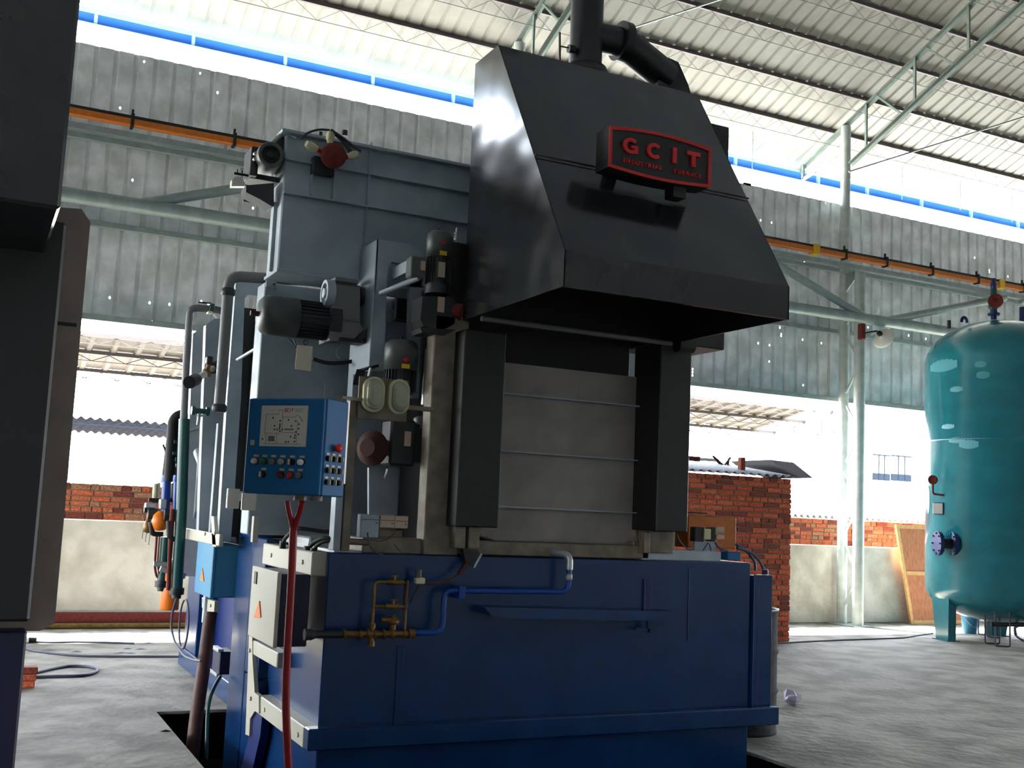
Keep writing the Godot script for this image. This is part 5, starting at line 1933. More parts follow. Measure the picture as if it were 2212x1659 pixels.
	# ---- orange end box with its switches, right of the door
	var ob := thing("orange_box", "orange steel cover box with small switches beside the brick hut", "box", Vector3(4.532, 1.319, -6.1))
	T = Transform3D(Basis.IDENTITY, -ob.position)
	st = begin()
	fbox(st, 4.343, 1.535, 4.745, 1.324, -6.1, 0.5, 0.006)
	part("cover", st, M.rail_orange, ob)
	st = begin()
	fbox(st, 4.351, 1.562, 4.535, 1.554, -6.15, 0.04, 0.002)
	part("top_bar", st, M.black, ob)
	T = Transform3D.IDENTITY
	var ls := thing("limit_switch", "dark and white limit switch pair on a pale bracket before the orange box", "switch", Vector3(4.346, 1.312, -5.9))
	T = Transform3D(Basis.IDENTITY, -ls.position)
	st = begin()
	fbox(st, 4.256, 1.375, 4.425, 1.296, -5.9, 0.02, 0.002)
	part("bracket", st, M.chamber, ls)
	st = begin()
	fbox(st, 4.243, 1.464, 4.315, 1.371, -5.88, 0.06, 0.004)
	part("switch_body", st, M.motor_dark, ls)
	st = begin()
	fbox(st, 4.309, 1.455, 4.363, 1.385, -5.87, 0.06, 0.004)
	part("switch_front", st, M.cream, ls)
	st = begin()
	fbox(st, 4.405, 1.47, 4.477, 1.43, -5.88, 0.06, 0.004)
	fbox(st, 4.417, 1.419, 4.478, 1.388, -5.88, 0.06, 0.004)
	part("connector", st, M.label_plate, ls)
	st = begin()
	fbox(st, 4.372, 1.463, 4.411, 1.374, -5.885, 0.06, 0.004)
	part("switch_body", st, M.black, ls)
	T = Transform3D.IDENTITY
	st = begin()
	pipe(st, [Vector3(4.031, 1.411, -5.78), Vector3(4.06, 1.363, -5.78), Vector3(4.115, 1.324, -5.78), Vector3(4.158, 1.313, -5.78), Vector3(4.173, 1.284, -5.78), Vector3(4.17, 1.241, -5.78), Vector3(4.16, 1.11, -5.78)], 0.004, 6, 0.05)
	pipe(st, [Vector3(4.304, 1.368, -5.82), Vector3(4.262, 1.314, -5.82), Vector3(4.271, 1.267, -5.82), Vector3(4.314, 1.268, -5.82), Vector3(4.331, 1.315, -5.82), Vector3(4.312, 1.362, -5.82)], 0.004, 6, 0.05)
	pipe(st, [Vector3(4.359, 1.369, -5.82), Vector3(4.393, 1.332, -5.82), Vector3(4.46, 1.318, -5.82)], 0.007, 6, 0.05)
	single("switch_cables", st, M.cable_grey, "thin looping cables below the limit switches at the orange box", "cable")
	st = begin()
	pipe(st, [Vector3(4.549, 1.361, -5.85), Vector3(4.634, 1.327, -5.85), Vector3(4.704, 1.256, -5.85), Vector3(4.713, 1.196, -5.85)], 0.01, 8, 0.1)
	pipe(st, [Vector3(4.519, 1.339, -5.8), Vector3(4.632, 1.318, -5.8), Vector3(4.702, 1.265, -5.8), Vector3(4.749, 1.194, -5.8)], 0.01, 8, 0.1)
	single("post_cables", st, M.cable_grey, "two dark cables bending down into the blue guard post on the right", "cable")
	st = begin()
	cyl(st, Vector3(4.708, 1.208, -5.75), Vector3(4.712, 1.179, -5.75), 0.022, 12)
	single("cable_gland", st, M.navy, "dark cable gland on top of the right blue guard post", "gland")
	st = begin()
	fbox(st, 4.43, 1.314, 4.535, 1.26, -5.78, 0.1, 0.004)
	single("terminal_block", st, M.cabinet_blue, "small blue block on the right end of the base top", "block")
	# ---- blower motor on the bracket at the top left of the upper housing
	var bm := thing("blower_motor", "grey blower motor on a bracket at the top left of the housing", "motor", Vector3(1.452, 3.555, -6.45))
	T = Transform3D(Basis.IDENTITY, -bm.position)
	st = begin()
	prism(st, [Vector2(1.336, 3.383), Vector2(1.502, 3.427), Vector2(1.512, 3.284), Vector2(1.498, 3.281), Vector2(1.425, 3.312), Vector2(1.339, 3.341)], -6.62, -6.48)
	part("shelf", st, M.chamber_dark, bm)
	st = begin()
	fbox(st, 1.347, 3.622, 1.393, 3.442, -6.45, 0.2, 0.004)
	fbox(st, 1.358, 3.473, 1.544, 3.44, -6.5, 0.16, 0.004)
	part("mount", st, M.motor_dark, bm)
	st = begin()
	lathe(st, [Vector2(0.052, 0.085), Vector2(0.056, 0.1), Vector2(0.074, 0.1), Vector2(0.08, 0.085), Vector2(0.08, -0.2), Vector2(0, -0.2)], Vector3(1.452, 3.564, -6.45), Vector3(-0.1, -0.05, 1), 28, false)
	part("motor_body", st, M.motor, bm)
	st = begin()
	lathe(st, [Vector2(0.0, 0.09), Vector2(0.02, 0.09), Vector2(0.024, 0.08), Vector2(0.055, 0.075), Vector2(0.055, 0.0), Vector2(0, 0.0)], Vector3(1.452, 3.564, -6.45), Vector3(-0.1, -0.05, 1), 28, false)
	part("rotor_cover", st, M.dark, bm)
	st = begin()
	for p in [Vector3(1.345, 3.544, -6.36), Vector3(1.345, 3.51, -6.36)]:
		cyl(st, p, p + Vector3(0, 0, 0.03), 0.009, 10)
	part("connector", st, M.label_plate, bm)
	st = begin()
	pipe(st, [Vector3(1.265, 3.451, -6.5), Vector3(1.359, 3.451, -6.5)], 0.008, 8)
	bar(st, Vector3(1.282, 3.477, -6.5), Vector3(1.284, 3.449, -6.5), 0.006, 0.006)
	bar(st, Vector3(1.31, 3.476, -6.5), Vector3(1.312, 3.445, -6.5), 0.006, 0.006)
	part("lever", st, M.black, bm)
	st = begin()
	prism(st, [Vector2(1.264, 3.424), Vector2(1.29, 3.448), Vector2(1.32, 3.451), Vector2(1.352, 3.399), Vector2(1.264, 3.383)], -6.6, -6.55)
	part("white_guard", st, M.white_enamel, bm)
	st = begin()
	pipe(st, [Vector3(1.412, 3.617, -6.42), Vector3(1.461, 3.649, -6.42), Vector3(1.492, 3.69, -6.42), Vector3(1.523, 3.731, -6.42)], 0.012, 8, 0.05)
	cyl(st, Vector3(1.523, 3.731, -6.42), Vector3(1.589, 3.692, -6.36), 0.006, 8)
	cyl(st, Vector3(1.524, 3.746, -6.44), Vector3(1.538, 3.749, -6.44), 0.018, 12)
	part("supply_pipe", st, M.steel_pale, bm)
	st = begin()
	fbox(st, 1.486, 3.721, 1.564, 3.62, -6.45, 0.12, 0.01)
	part("valve_block", st, M.black_paint, bm)
	T = Transform3D.IDENTITY
	# ---- red fan head with three cream heads around it
	var rf := thing("fan_head", "dull red round fan head with three cream sensor heads on the housing front", "fan", Vector3(1.775, 3.583, -6.3))
	T = Transform3D(Basis.IDENTITY, -rf.position)
	st = begin()
	fbox(st, 1.696, 3.596, 1.831, 3.491, -6.33, 0.06, 0.004)
	part("mounting_plate", st, M.chamber_dark, rf)
	st = begin()
	lathe(st, [Vector2(0.0, 0.09), Vector2(0.055, 0.085), Vector2(0.075, 0.07), Vector2(0.075, 0.03), Vector2(0.06, 0.0), Vector2(0.04, -0.05), Vector2(0, -0.05)], Vector3(1.797, 3.593, -6.3), Vector3(-0.05, -0.1, 1), 28)
	part("fan_body", st, M.rust_red, rf)
	for k in 3:
		var a: Vector3 = [Vector3(1.742, 3.6, -6.27), Vector3(1.78, 3.633, -6.27), Vector3(1.861, 3.593, -6.27)][k]
		var b: Vector3 = [Vector3(1.689, 3.61, -6.25), Vector3(1.769, 3.663, -6.25), Vector3(1.883, 3.6, -6.25)][k]
		var c: Vector3 = [Vector3(1.62, 3.625, -6.23), Vector3(1.761, 3.73, -6.23), Vector3(1.942, 3.623, -6.23)][k]
		st = begin()
		cyl(st, a, b, 0.014, 10)
		part("neck", st, M.red, rf)
		st = begin()
		cyl(st, b, c, 0.02, 12)
		cyl(st, b.lerp(c, 0.25), b.lerp(c, 0.8), 0.026, 8)
		part("sensor_head", st, M.cream, rf)
	st = begin()
	pipe(st, [Vector3(1.582, 3.643, -6.22), Vector3(1.621, 3.691, -6.22), Vector3(1.69, 3.724, -6.22), Vector3(1.752, 3.731, -6.22)], 0.007, 8, 0.05)
	pipe(st, [Vector3(1.758, 3.735, -6.22), Vector3(1.85, 3.695, -6.22), Vector3(1.911, 3.655, -6.22), Vector3(1.956, 3.638, -6.22)], 0.008, 8, 0.05)
	pipe(st, [Vector3(1.769, 3.738, -6.24), Vector3(1.848, 3.687, -6.24), Vector3(1.899, 3.624, -6.24)], 0.012, 8, 0.05)
	part("cable", st, M.chamber_dark, rf)
	T = Transform3D.IDENTITY
	st = begin()
	cyl(st, Vector3(1.929, 3.812, -6.5), Vector3(1.928, 3.827, -6.5) + Vector3(0, 0.02, 0), 0.02, 12)
	single("cap_nut", st, M.black, "small dark cap standing on the top edge of the grey housing", "cap")
	st = begin()
	box(st, Vector3(1.739, 3.777, -6.4), Vector3(1.761, 3.77, -6.42) + Vector3(0, -0.03, 0), 0.003)
	single("cable_clip", st, M.black, "small dark cable clip on the top edge of the housing above the red fan", "clip")
# ---------------------------------------------------------------- pipes along the left side
func build_side_piping():
	var st := begin()
	# tall pipe with an elbow, running in front of the housing
	var hp := thing("gas_pipe", "tall grey pipe bending right under the upper housing", "pipe", Vector3(1.41, 2.953, -7.2))
	T = Transform3D(Basis.IDENTITY, -hp.position)
	st = begin()
	var zp := -7.0
	var y_top: float = Vector3(1.394, 2.925, -7).y
	var x_v: float = Vector3(1.38, 2.793, -7).x
	pipe(st, [Vector3(x_v, 2.05, zp), Vector3(x_v, y_top, zp), Vector3(2.1, y_top, zp + 0.3)], 0.035, 14, 0.07)
	part("pipe", st, M.gearbox, hp)
	st = begin()
	lathe(st, [Vector2(0.038, 0.0), Vector2(0.045, 0.01), Vector2(0.045, 0.04), Vector2(0.038, 0.05)], Vector3(x_v, y_top - 0.13, zp), Vector3.UP, 16)
	part("socket", st, M.motor_dark, hp)
	st = begin()
	lathe(st, [Vector2(0.038, 0.0), Vector2(0.046, 0.01), Vector2(0.046, 0.04), Vector2(0.038, 0.05)], Vector3(x_v, 2.05, zp), Vector3.UP, 16)
	part("socket", st, M.motor_dark, hp)
	T = Transform3D.IDENTITY
	var cl := thing("pipe_clip", "grey pipe clip holding the tall pipe under the housing corner", "clip", Vector3(1.591, 2.89, -6.75))
	st = begin()
	box(st, Vector3(-0.035, -0.055, 0), Vector3(0.03, 0.05, 0.02), 0.004)
	part("saddle", st, M.chamber, cl)
	st = begin()
	bolt(st, Vector3(0.015, -0.035, 0.02), Vector3(0, 0, 1), 0.007, 0.006)
	bolt(st, Vector3(-0.02, 0.035, 0.02), Vector3(0, 0, 1), 0.007, 0.006)
	part("clip_bolts", st, M.dark, cl)
	# white insulated burner tube crossing the frames, with its orange valve
	var bt := thing("burner_tube", "white burner tube with an orange valve pointing towards the camera", "tube", Vector3(1.341, 2.32, -7.4))
	T = Transform3D(Basis.IDENTITY, -bt.position)
	st = begin()
	cyl(st, Vector3(1.243, 2.253, -7.2), Vector3(1.593, 2.495, -8.3), 0.022, 14)
	part("tube", st, M.white_enamel, bt)
	st = begin()
	cyl(st, Vector3(1.201, 2.231, -7.1), Vector3(1.266, 2.269, -7.25), 0.04, 16)
	part("collar", st, M.black_paint, bt)
	st = begin()
	cyl(st, Vector3(1.53, 2.452, -8.1), Vector3(1.593, 2.495, -8.3), 0.04, 16)
	part("collar", st, M.black_paint, bt)
	st = begin()
	cyl(st, Vector3(1.405, 2.348, -7.7), Vector3(1.421, 2.388, -7.7), 0.032, 12)
	cyl(st, Vector3(1.418, 2.388, -7.7), Vector3(1.424, 2.434, -7.7), 0.016, 10)
	part("valve", st, M.brass, bt)
	st = begin()
	fbox(st, 1.401, 2.483, 1.443, 2.429, -7.66, 0.07, 0.006)
	part("actuator", st, M.black_paint, bt)
	T = Transform3D.IDENTITY
	# second high pipe farther back
	var h2 := thing("gas_pipe", "thinner grey pipe loop rising highest at the far left frames", "pipe", Vector3(1.478, 2.124, -8.6))
	T = Transform3D(Basis.IDENTITY, -h2.position)
	st = begin()
	var z2 := -8.6
	pipe(st, [Vector3(1.437, 2.032, -8.6), Vector3(1.421, 2.512, -8.6), Vector3(1.417, 2.966, -8.6), Vector3(1.618, 2.973, -8.6), Vector3(1.654, 2.966, -8.6)], 0.028, 12, 0.06)
	part("pipe", st, M.gearbox, h2)
	st = begin()
	fbox(st, 1.554, 3.006, 1.591, 2.942, -8.54, 0.08, 0.005)
	part("clamp", st, M.green_pipe, h2)
	st = begin()
	fbox(st, 1.545, 2.947, 1.578, 2.929, -8.54, 0.08, 0.003)
	part("tag_plate", st, M.paper, h2)
	st = begin()
	pipe(st, [Vector3(1.581, 2.921, -8.5), Vector3(1.607, 2.898, -8.5), Vector3(1.618, 2.845, -8.5), Vector3(1.62, 2.773, -8.5)], 0.012, 8, 0.05)
	part("cable", st, M.white_enamel, h2)
	T = Transform3D.IDENTITY
	# frame stanchion and lagged pipe behind the train
	st = begin()
	box(st, Vector3(1.60, 0.62, -8.18), Vector3(1.66, Vector3(1.6, 2.058, -8.892).y, -8.12), 0.004)
	single("frame_stanchion", st, M.chamber, "thin grey stanchion standing left of the blue switch box", "post")
	st = begin()
	pipe(st, [Vector3(1.62, 1.353, -8.672), Vector3(1.62, 1.78, -8.677), Vector3(1.62, 1.865, -8.882)], 0.045, 12, 0.05)
	single("lagged_pipe", st, M.chamber, "short thick grey pipe between the flange frames above the side tray", "pipe")
	var vh := thing("hand_valve", "teal handled valve high on the thin stanchion", "valve", Vector3(1.428, 2.118, -7.9))
	st = begin()
	cyl(st, Vector3(-0.045, 0.0, 0), Vector3(0.045, 0.0, 0), 0.02, 10)
	for x in [-0.05, 0.05]:
		cyl(st, Vector3(x - 0.012, 0, 0), Vector3(x + 0.012, 0, 0), 0.032, 10)
	part("handle", st, M.green_pipe, vh)
	st = begin()
	cyl(st, Vector3(-0.01, -0.1, 0), Vector3(-0.005, 0.0, 0), 0.012, 8)
	bar(st, Vector3(-0.02, -0.04, 0), Vector3(0.05, -0.02, 0), 0.016, 0.016)
	part("stem", st, M.galv, vh)
	gas_train()

func gas_train():
	var st := begin()
	var z := -8.9
	var gt := thing("gas_train", "tangled gas train of black pipes, blue regulators and red tubes at the far left", "gas train", Vector3(1.445, 1.413, -8.9))
	T = Transform3D(Basis.IDENTITY, -gt.position)
	# two black downpipes with swan necks
	for q in [[[Vector3(1.478, 2.171, -8.9), Vector3(1.404, 2.114, -8.9), Vector3(1.388, 1.608, -8.9)], 0.036], [[Vector3(1.482, 2.147, -8.75), Vector3(1.413, 2.138, -8.75), Vector3(1.382, 2.089, -8.75), Vector3(1.39, 1.625, -8.75)], 0.042]]:
		st = begin()
		pipe(st, q[0], q[1], 14, 0.09)
		part("swan_neck", st, M.rubber, gt)
	for q in [[[Vector3(1.404, 1.2, -8.8), Vector3(1.407, 0.807, -8.8)], 0.04], [[Vector3(1.439, 2.103, -8.6), Vector3(1.471, 1.419, -8.6), Vector3(1.483, 0.779, -8.6)], 0.042]]:
		st = begin()
		pipe(st, q[0], q[1], 14)
		part("drop_pipe", st, M.green_pipe, gt)
	for q in [Vector3(1.406, 0.821, -8.8), Vector3(1.483, 0.783, -8.6)]:
		st = begin()
		cyl(st, q, q + Vector3(0, 0.05, 0), 0.055, 12)
		cyl(st, q + Vector3(0, -0.03, 0), q, 0.035, 10)
		part("end_cap", st, M.black_paint, gt)
	# blue regulator columns with pale glass tubes
	for q in [[[Vector3(1.376, 1.643, -8.8), Vector3(1.387, 1.324, -8.8)], 0.034], [[Vector3(1.436, 1.645, -8.7), Vector3(1.447, 1.363, -8.7)], 0.024]]:
		st = begin()
		pipe(st, q[0], q[1], 14)
		cyl(st, q[0][0] + Vector3(0, -0.02, 0), q[0][0] + Vector3(0, 0.03, 0), q[1] * 1.35, 12)
		part("regulator_column", st, M.pipe_blue, gt)
	for q in [[[Vector3(1.319, 1.605, -8.95), Vector3(1.322, 1.472, -8.95)], 0.02], [[Vector3(1.342, 1.613, -8.95), Vector3(1.347, 1.473, -8.95)], 0.014], [[Vector3(1.432, 1.614, -8.85), Vector3(1.431, 1.485, -8.85)], 0.018]]:
		st = begin()
		pipe(st, q[0], q[1], 12)
		part("sight_tube", st, M.cream, gt)
	for q in [Vector3(1.3, 1.478, -8.9), Vector3(1.325, 1.472, -8.9), Vector3(1.416, 1.484, -8.8)]:
		st = begin()
		cyl(st, q + Vector3(-0.03, 0, 0), q + Vector3(0.05, 0, 0), 0.016, 10)
		part("coupling", st, M.black_paint, gt)
	# gauges and round actuators
	for q in [[Vector3(1.264, 1.412, -8.9), 0.034, 0.05], [Vector3(1.295, 1.372, -8.85), 0.045, 0.07], [Vector3(1.399, 1.372, -8.7), 0.045, 0.08]]:
		st = begin()
		cyl(st, q[0] + Vector3(-q[2] * 0.5, 0, 0.02), q[0] + Vector3(q[2] * 0.5, 0, 0.02), q[1], 18)
		part("actuator", st, M.motor_dark, gt)
	st = begin()
	fbox(st, 1.329, 1.488, 1.379, 1.413, -8.72, 0.08, 0.006)
	fbox(st, 1.237, 1.455, 1.319, 1.416, -8.82, 0.06, 0.006)
	part("valve_block", st, M.galv, gt)
	st = begin()
	lathe(st, [Vector2(0, -0.06), Vector2(0.045, -0.05), Vector2(0.065, 0.0), Vector2(0.05, 0.06), Vector2(0.02, 0.09), Vector2(0, 0.09)], Vector3(1.343, 1.306, -8.75), Vector3.UP, 20)
	part("solenoid_bulb", st, M.orange_paint, gt)
	st = begin()
	lathe(st, [Vector2(0, -0.05), Vector2(0.03, -0.04), Vector2(0.04, 0.0), Vector2(0.02, 0.05), Vector2(0, 0.06)], Vector3(1.275, 1.272, -8.85), Vector3.UP, 16)
	part("valve_body", st, M.brass, gt)
	# thin red and copper tubes
	for q in [[[Vector3(1.448, 2.173, -8.85), Vector3(1.447, 1.918, -8.85), Vector3(1.451, 1.593, -8.85), Vector3(1.459, 1.129, -8.85), Vector3(1.458, 0.793, -8.85)], 0.013], [[Vector3(1.336, 1.234, -8.8), Vector3(1.34, 0.971, -8.8), Vector3(1.359, 0.901, -8.8), Vector3(1.384, 0.884, -8.8)], 0.009], [[Vector3(1.353, 1.235, -8.78), Vector3(1.356, 0.983, -8.78), Vector3(1.375, 0.92, -8.78)], 0.006], [[Vector3(1.403, 1.416, -8.6), Vector3(1.403, 1.243, -8.6), Vector3(1.423, 0.813, -8.6)], 0.016]]:
		st = begin()
		pipe(st, q[0], q[1], 8, 0.05)
		part("red_tube", st, M.rust_red, gt)
	# bent black return pipes
	for q in [[[Vector3(1.278, 1.31, -8.75), Vector3(1.295, 1.227, -8.75), Vector3(1.319, 1.221, -8.75), Vector3(1.374, 1.222, -8.75)], 0.02], [[Vector3(1.383, 1.328, -8.6), Vector3(1.399, 1.208, -8.6), Vector3(1.427, 1.192, -8.6), Vector3(1.481, 1.193, -8.6)], 0.02]]:
		st = begin()
		pipe(st, q[0], q[1], 10, 0.04)
		part("return_bend", st, M.black_paint, gt)
	# short cross pipes with silver unions back to the furnace
	for q in [[[Vector3(1.323, 0.998, -8.75), Vector3(1.54, 0.988, -8.75)], 0.02], [[Vector3(1.358, 0.97, -8.65), Vector3(1.546, 0.914, -8.65)], 0.022], [[Vector3(1.397, 1.99, -8.75), Vector3(1.574, 2.05, -8.75)], 0.016]]:
		st = begin()
		pipe(st, q[0], q[1], 10)
		part("cross_pipe", st, M.galv, gt)
	# teal cluster of small fittings
	for k in 7:
		var p: Vector3 = Vector3(1.435, 2.019, -8.7) + Vector3([0.0, 0.02, -0.01, 0.015, -0.02, 0.01, 0.0][k], -0.045 * k, 0.02)
		st = begin()
		cyl(st, p + Vector3(-0.02 - 0.008 * (k % 3), 0, 0), p + Vector3(0.022, 0.004, 0), 0.014 + 0.004 * (k % 2), 10)
		part("fitting", st, M.green_pipe if k % 3 else M.galv, gt)
	for k in 3:
		var p: Vector3 = Vector3(1.249, 1.256, -8.9) + Vector3(k * 0.026, -0.01 * k, 0)
		st = begin()
		bar(st, p, p + Vector3(-0.004, -0.08 - 0.012 * k, 0), 0.004, 0.004)
		part("valve_stem", st, M.dark, gt)
	st = begin()
	pipe(st, [Vector3(1.328, 1.908, -8.8), Vector3(1.353, 1.856, -8.8), Vector3(1.372, 1.786, -8.8)], 0.008, 8, 0.03)
	part("wire", st, M.brown_hose, gt)
	T = Transform3D.IDENTITY
	var oc := thing("orange_canister", "bright orange canister hanging below the gas train", "canister", Vector3(1.471, 0.78, -8.8))
	st = begin()
	var rr: float = 0.071
	lathe(st, [Vector2(0, -0.13), Vector2(rr * 0.93, -0.13), Vector2(rr, -0.12), Vector2(rr * 0.92, 0.19), Vector2(rr * 0.6, 0.21), Vector2(0, 0.21)], Vector3.ZERO, Vector3.UP, 24)
	part("canister_body", st, M.orange_paint, oc)
	st = begin()
	cyl(st, Vector3(0, 0.2, 0), Vector3(0, 0.25, 0), 0.03, 14)
	part("neck", st, M.galv, oc)
	st = begin()
	var loop := [Vector3(1.4, 0.798, -8.108), Vector3(1.4, 0.68, -8.228), Vector3(1.4, 0.581, -8.24), Vector3(1.4, 0.494, -8.023), Vector3(1.4, 0.456, -7.641), Vector3(1.4, 0.478, -7.284), Vector3(1.4, 0.503, -7.078)]
	pipe(st, loop, 0.008, 8, 0.1)
	var ring := []
	for k in 25:
		var a := TAU * k / 24.0
		ring.append(Vector3(1.42, 0.645, -7.859) + Vector3(0, cos(a) * 0.165, sin(a) * 0.17))
	pipe(st, ring, 0.0065, 8)
	single("looped_cable", st, M.cable_grey, "thin grey cable looped in a circle below the orange canister", "cable")

# ---------------------------------------------------------------- pipes on the front of the base
func build_front_piping():
	var z := -5.62
	var wp := thing("water_pipe", "blue water pipe stepping up across the front of the base to an elbow", "pipe", Vector3(2.505, 1.065, -5.62))
	T = Transform3D(Basis.IDENTITY, -wp.position)
	var st := begin()
	var ya: float = Vector3(2.312, 0.836, -5.62).y
	var yb: float = (Vector3(2.506, 1.06, -5.62).y + Vector3(3.088, 1.065, -5.62).y) / 2
	var x1: float = Vector3(2.394, 0.927, -5.62).x
	var x2: float = Vector3(3.173, 1.164, -5.62).x
	pipe(st, [Vector3(Vector3(2.212, 0.837, -5.62).x, ya, z), Vector3(x1, ya, z), Vector3(x1, yb, z), Vector3(x2, yb, z), Vector3(x2, 1.245, z)], 0.0155, 14, 0.055)
	part("pipe", st, M.pipe_blue, wp)
	st = begin()
	pipe(st, [Vector3(x2, 1.19, z), Vector3(x2, 1.27, z), Vector3(x2 - 0.06, 1.285, z - 0.1)], 0.022, 14, 0.05)
	part("elbow", st, M.galv, wp)
	st = begin()
	lathe(st, [Vector2(0.016, 0), Vector2(0.021, 0.005), Vector2(0.021, 0.03), Vector2(0.016, 0.035)], Vector3(x2, 1.13, z), Vector3.UP, 14)
	part("union_nut", st, M.galv, wp)
	st = begin()
	fbox(st, 2.473, 1.089, 2.51, 1.019, -5.595, 0.1, 0.003)
	part("clip", st, M.pipe_blue, wp)
	T = Transform3D.IDENTITY
	var bv := thing("valve_train", "tarnished brass valve train with bypass loop low on the left of the base", "valve", Vector3(1.982, 0.831, -5.62))
	T = Transform3D(Basis.IDENTITY, -bv.position)
	var ym: float = Vector3(1.931, 0.832, -5.62).y
	var X := func(u: float) -> float: return lerpf(Vector3(1.619, 0.829, -5.62).x, Vector3(2.219, 0.824, -5.62).x, (u - 655.0) / 235.0)
	st = begin()
	cyl(st, Vector3(X.call(672), ym, z), Vector3(X.call(740), ym, z), 0.02, 14)
	lathe(st, [Vector2(0.022, 0), Vector2(0.026, 0.01), Vector2(0.03, 0.035), Vector2(0.022, 0.055)], Vector3(X.call(657), ym, z), Vector3(1, 0, 0), 18)
	cyl(st, Vector3(X.call(657), ym, z), Vector3(X.call(664), ym, z), 0.03, 18)
	part("inlet_nipple", st, M.motor_dark, bv)
	st = begin()
	cyl(st, Vector3(X.call(738), ym, z), Vector3(X.call(880), ym, z), 0.019, 14)
	for u in [741, 775, 792, 806, 826, 846, 872, 884]:
		cyl(st, Vector3(X.call(u) - 0.008, ym, z), Vector3(X.call(u) + 0.008, ym, z), 0.027, 8)
	cyl(st, Vector3(X.call(884), ym, z), Vector3(X.call(895), ym, z), 0.025, 8)
	part("valve_body", st, M.brass, bv)
	st = begin()
	cyl(st, Vector3(X.call(800), ym - 0.06, z), Vector3(X.call(800), ym + 0.06, z), 0.014, 10)
	cyl(st, Vector3(X.call(800), ym - 0.062, z), Vector3(X.call(800), ym - 0.035, z), 0.02, 8)
	cyl(st, Vector3(X.call(800), ym + 0.03, z), Vector3(X.call(800), ym + 0.055, z), 0.02, 8)
	part("drain_tee", st, M.brass, bv)
	st = begin()
	cyl(st, Vector3(X.call(846), ym, z), Vector3(X.call(846), ym + 0.085, z), 0.016, 12)
	lathe(st, [Vector2(0.0, 0.0), Vector2(0.03, 0.0), Vector2(0.034, 0.02), Vector2(0.02, 0.03), Vector2(0.012, 0.05), Vector2(0, 0.05)], Vector3(X.call(846), ym + 0.05, z), Vector3.UP, 18)
	pipe(st, [Vector3(X.call(842), ym + 0.075, z), Vector3(X.call(818), ym + 0.075, z)], 0.015, 12)
	part("solenoid", st, M.brass, bv)
	st = begin()
	var t0: float = Vector3(1.973, 0.976, -5.62).y
	var t1: float = Vector3(1.991, 1.104, -5.62).y
	pipe(st, [Vector3(X.call(800), ym + 0.05, z), Vector3(X.call(800), t1, z), Vector3(X.call(872), t1, z), Vector3(X.call(872), ym + 0.02, z)], 0.009, 10, 0.025)
	pipe(st, [Vector3(X.call(800), t0, z), Vector3(X.call(876), t0, z)], 0.009, 10)
	part("bypass_loop", st, M.brass, bv)
	for y in [t0, t1]:
		st = begin()
		cyl(st, Vector3(X.call(826), y, z), Vector3(X.call(860), y, z), 0.015, 8)
		cyl(st, Vector3(X.call(843), y, z), Vector3(X.call(843), y + 0.035, z), 0.01, 8)
		box(st, Vector3(X.call(836), y + 0.03, z - 0.008), Vector3(X.call(852), y + 0.038, z + 0.008), 0.002)
		part("ball_valve", st, M.brass, bv)
	st = begin()
	cyl(st, Vector3(X.call(871), t0 - 0.02, z), Vector3(X.call(871), t1 + 0.01, z), 0.012, 10)
	part("flow_tube", st, M.brown_hose, bv)
	T = Transform3D.IDENTITY
	var sv := thing("solenoid_valve", "small grey and cream solenoid valve with cables above the brass valve train", "valve", Vector3(2.25, 1.111, -5.64))
	st = begin()
	box(st, Vector3(-0.025, -0.015, -0.02), Vector3(0.03, 0.018, 0.02), 0.005)
	part("body", st, M.cream, sv)
	st = begin()
	cyl(st, Vector3(-0.005, 0.018, 0), Vector3(-0.005, 0.062, 0), 0.018, 14)
	part("coil", st, M.motor, sv)
	T = Transform3D.IDENTITY
	st = begin()
	pipe(st, [Vector3(2.282, 1.105, -5.63), Vector3(2.369, 1.106, -5.63), Vector3(2.437, 1.122, -5.63), Vector3(2.477, 1.153, -5.63), Vector3(2.517, 1.191, -5.63), Vector3(2.544, 1.217, -5.63)], 0.005, 6, 0.04)
	pipe(st, [Vector3(2.27, 1.094, -5.64), Vector3(2.333, 1.09, -5.64), Vector3(2.423, 1.106, -5.64), Vector3(2.469, 1.132, -5.64)], 0.004, 6, 0.03)
	pipe(st, [Vector3(2.252, 1.084, -5.64), Vector3(2.215, 1.024, -5.64), Vector3(2.206, 0.992, -5.64)], 0.004, 6, 0.03)
	single("valve_cables", st, M.brown_hose, "thin brown cables running from the small solenoid valve to the frame foot", "cable")
	var pk := thing("cable_entry", "rusty cable entry plate and armoured tails below the left frame foot", "fitting", Vector3(2.542, 1.241, -5.66))
	T = Transform3D(Basis.IDENTITY, -pk.position)
	st = begin()
	prism(st, [Vector2(2.511, 1.289), Vector2(2.596, 1.286), Vector2(2.632, 1.256), Vector2(2.578, 1.198), Vector2(2.532, 1.213)], -5.70, -5.66)
	part("plate", st, M.motor_dark, pk)
	st = begin()
	bar(st, Vector3(2.529, 1.214, -5.64), Vector3(2.487, 1.152, -5.64), 0.03, 0.02)
	part("armoured_tail", st, M.brown_hose, pk)
	st = begin()
	bar(st, Vector3(2.566, 1.19, -5.62), Vector3(2.608, 1.268, -5.62), 0.004, 0.012)
	part("split_pin", st, M.chamber, pk)
	T = Transform3D.IDENTITY
	# red hose from the cabinet down into the pit
	var rh := thing("red_hose", "dark red sleeved cable hanging in a fork from the control cabinet into the pit", "hose", Vector3(1.376, 1.366, -5.061))
	T = Transform3D(Basis.IDENTITY, -rh.position)
	st = begin()
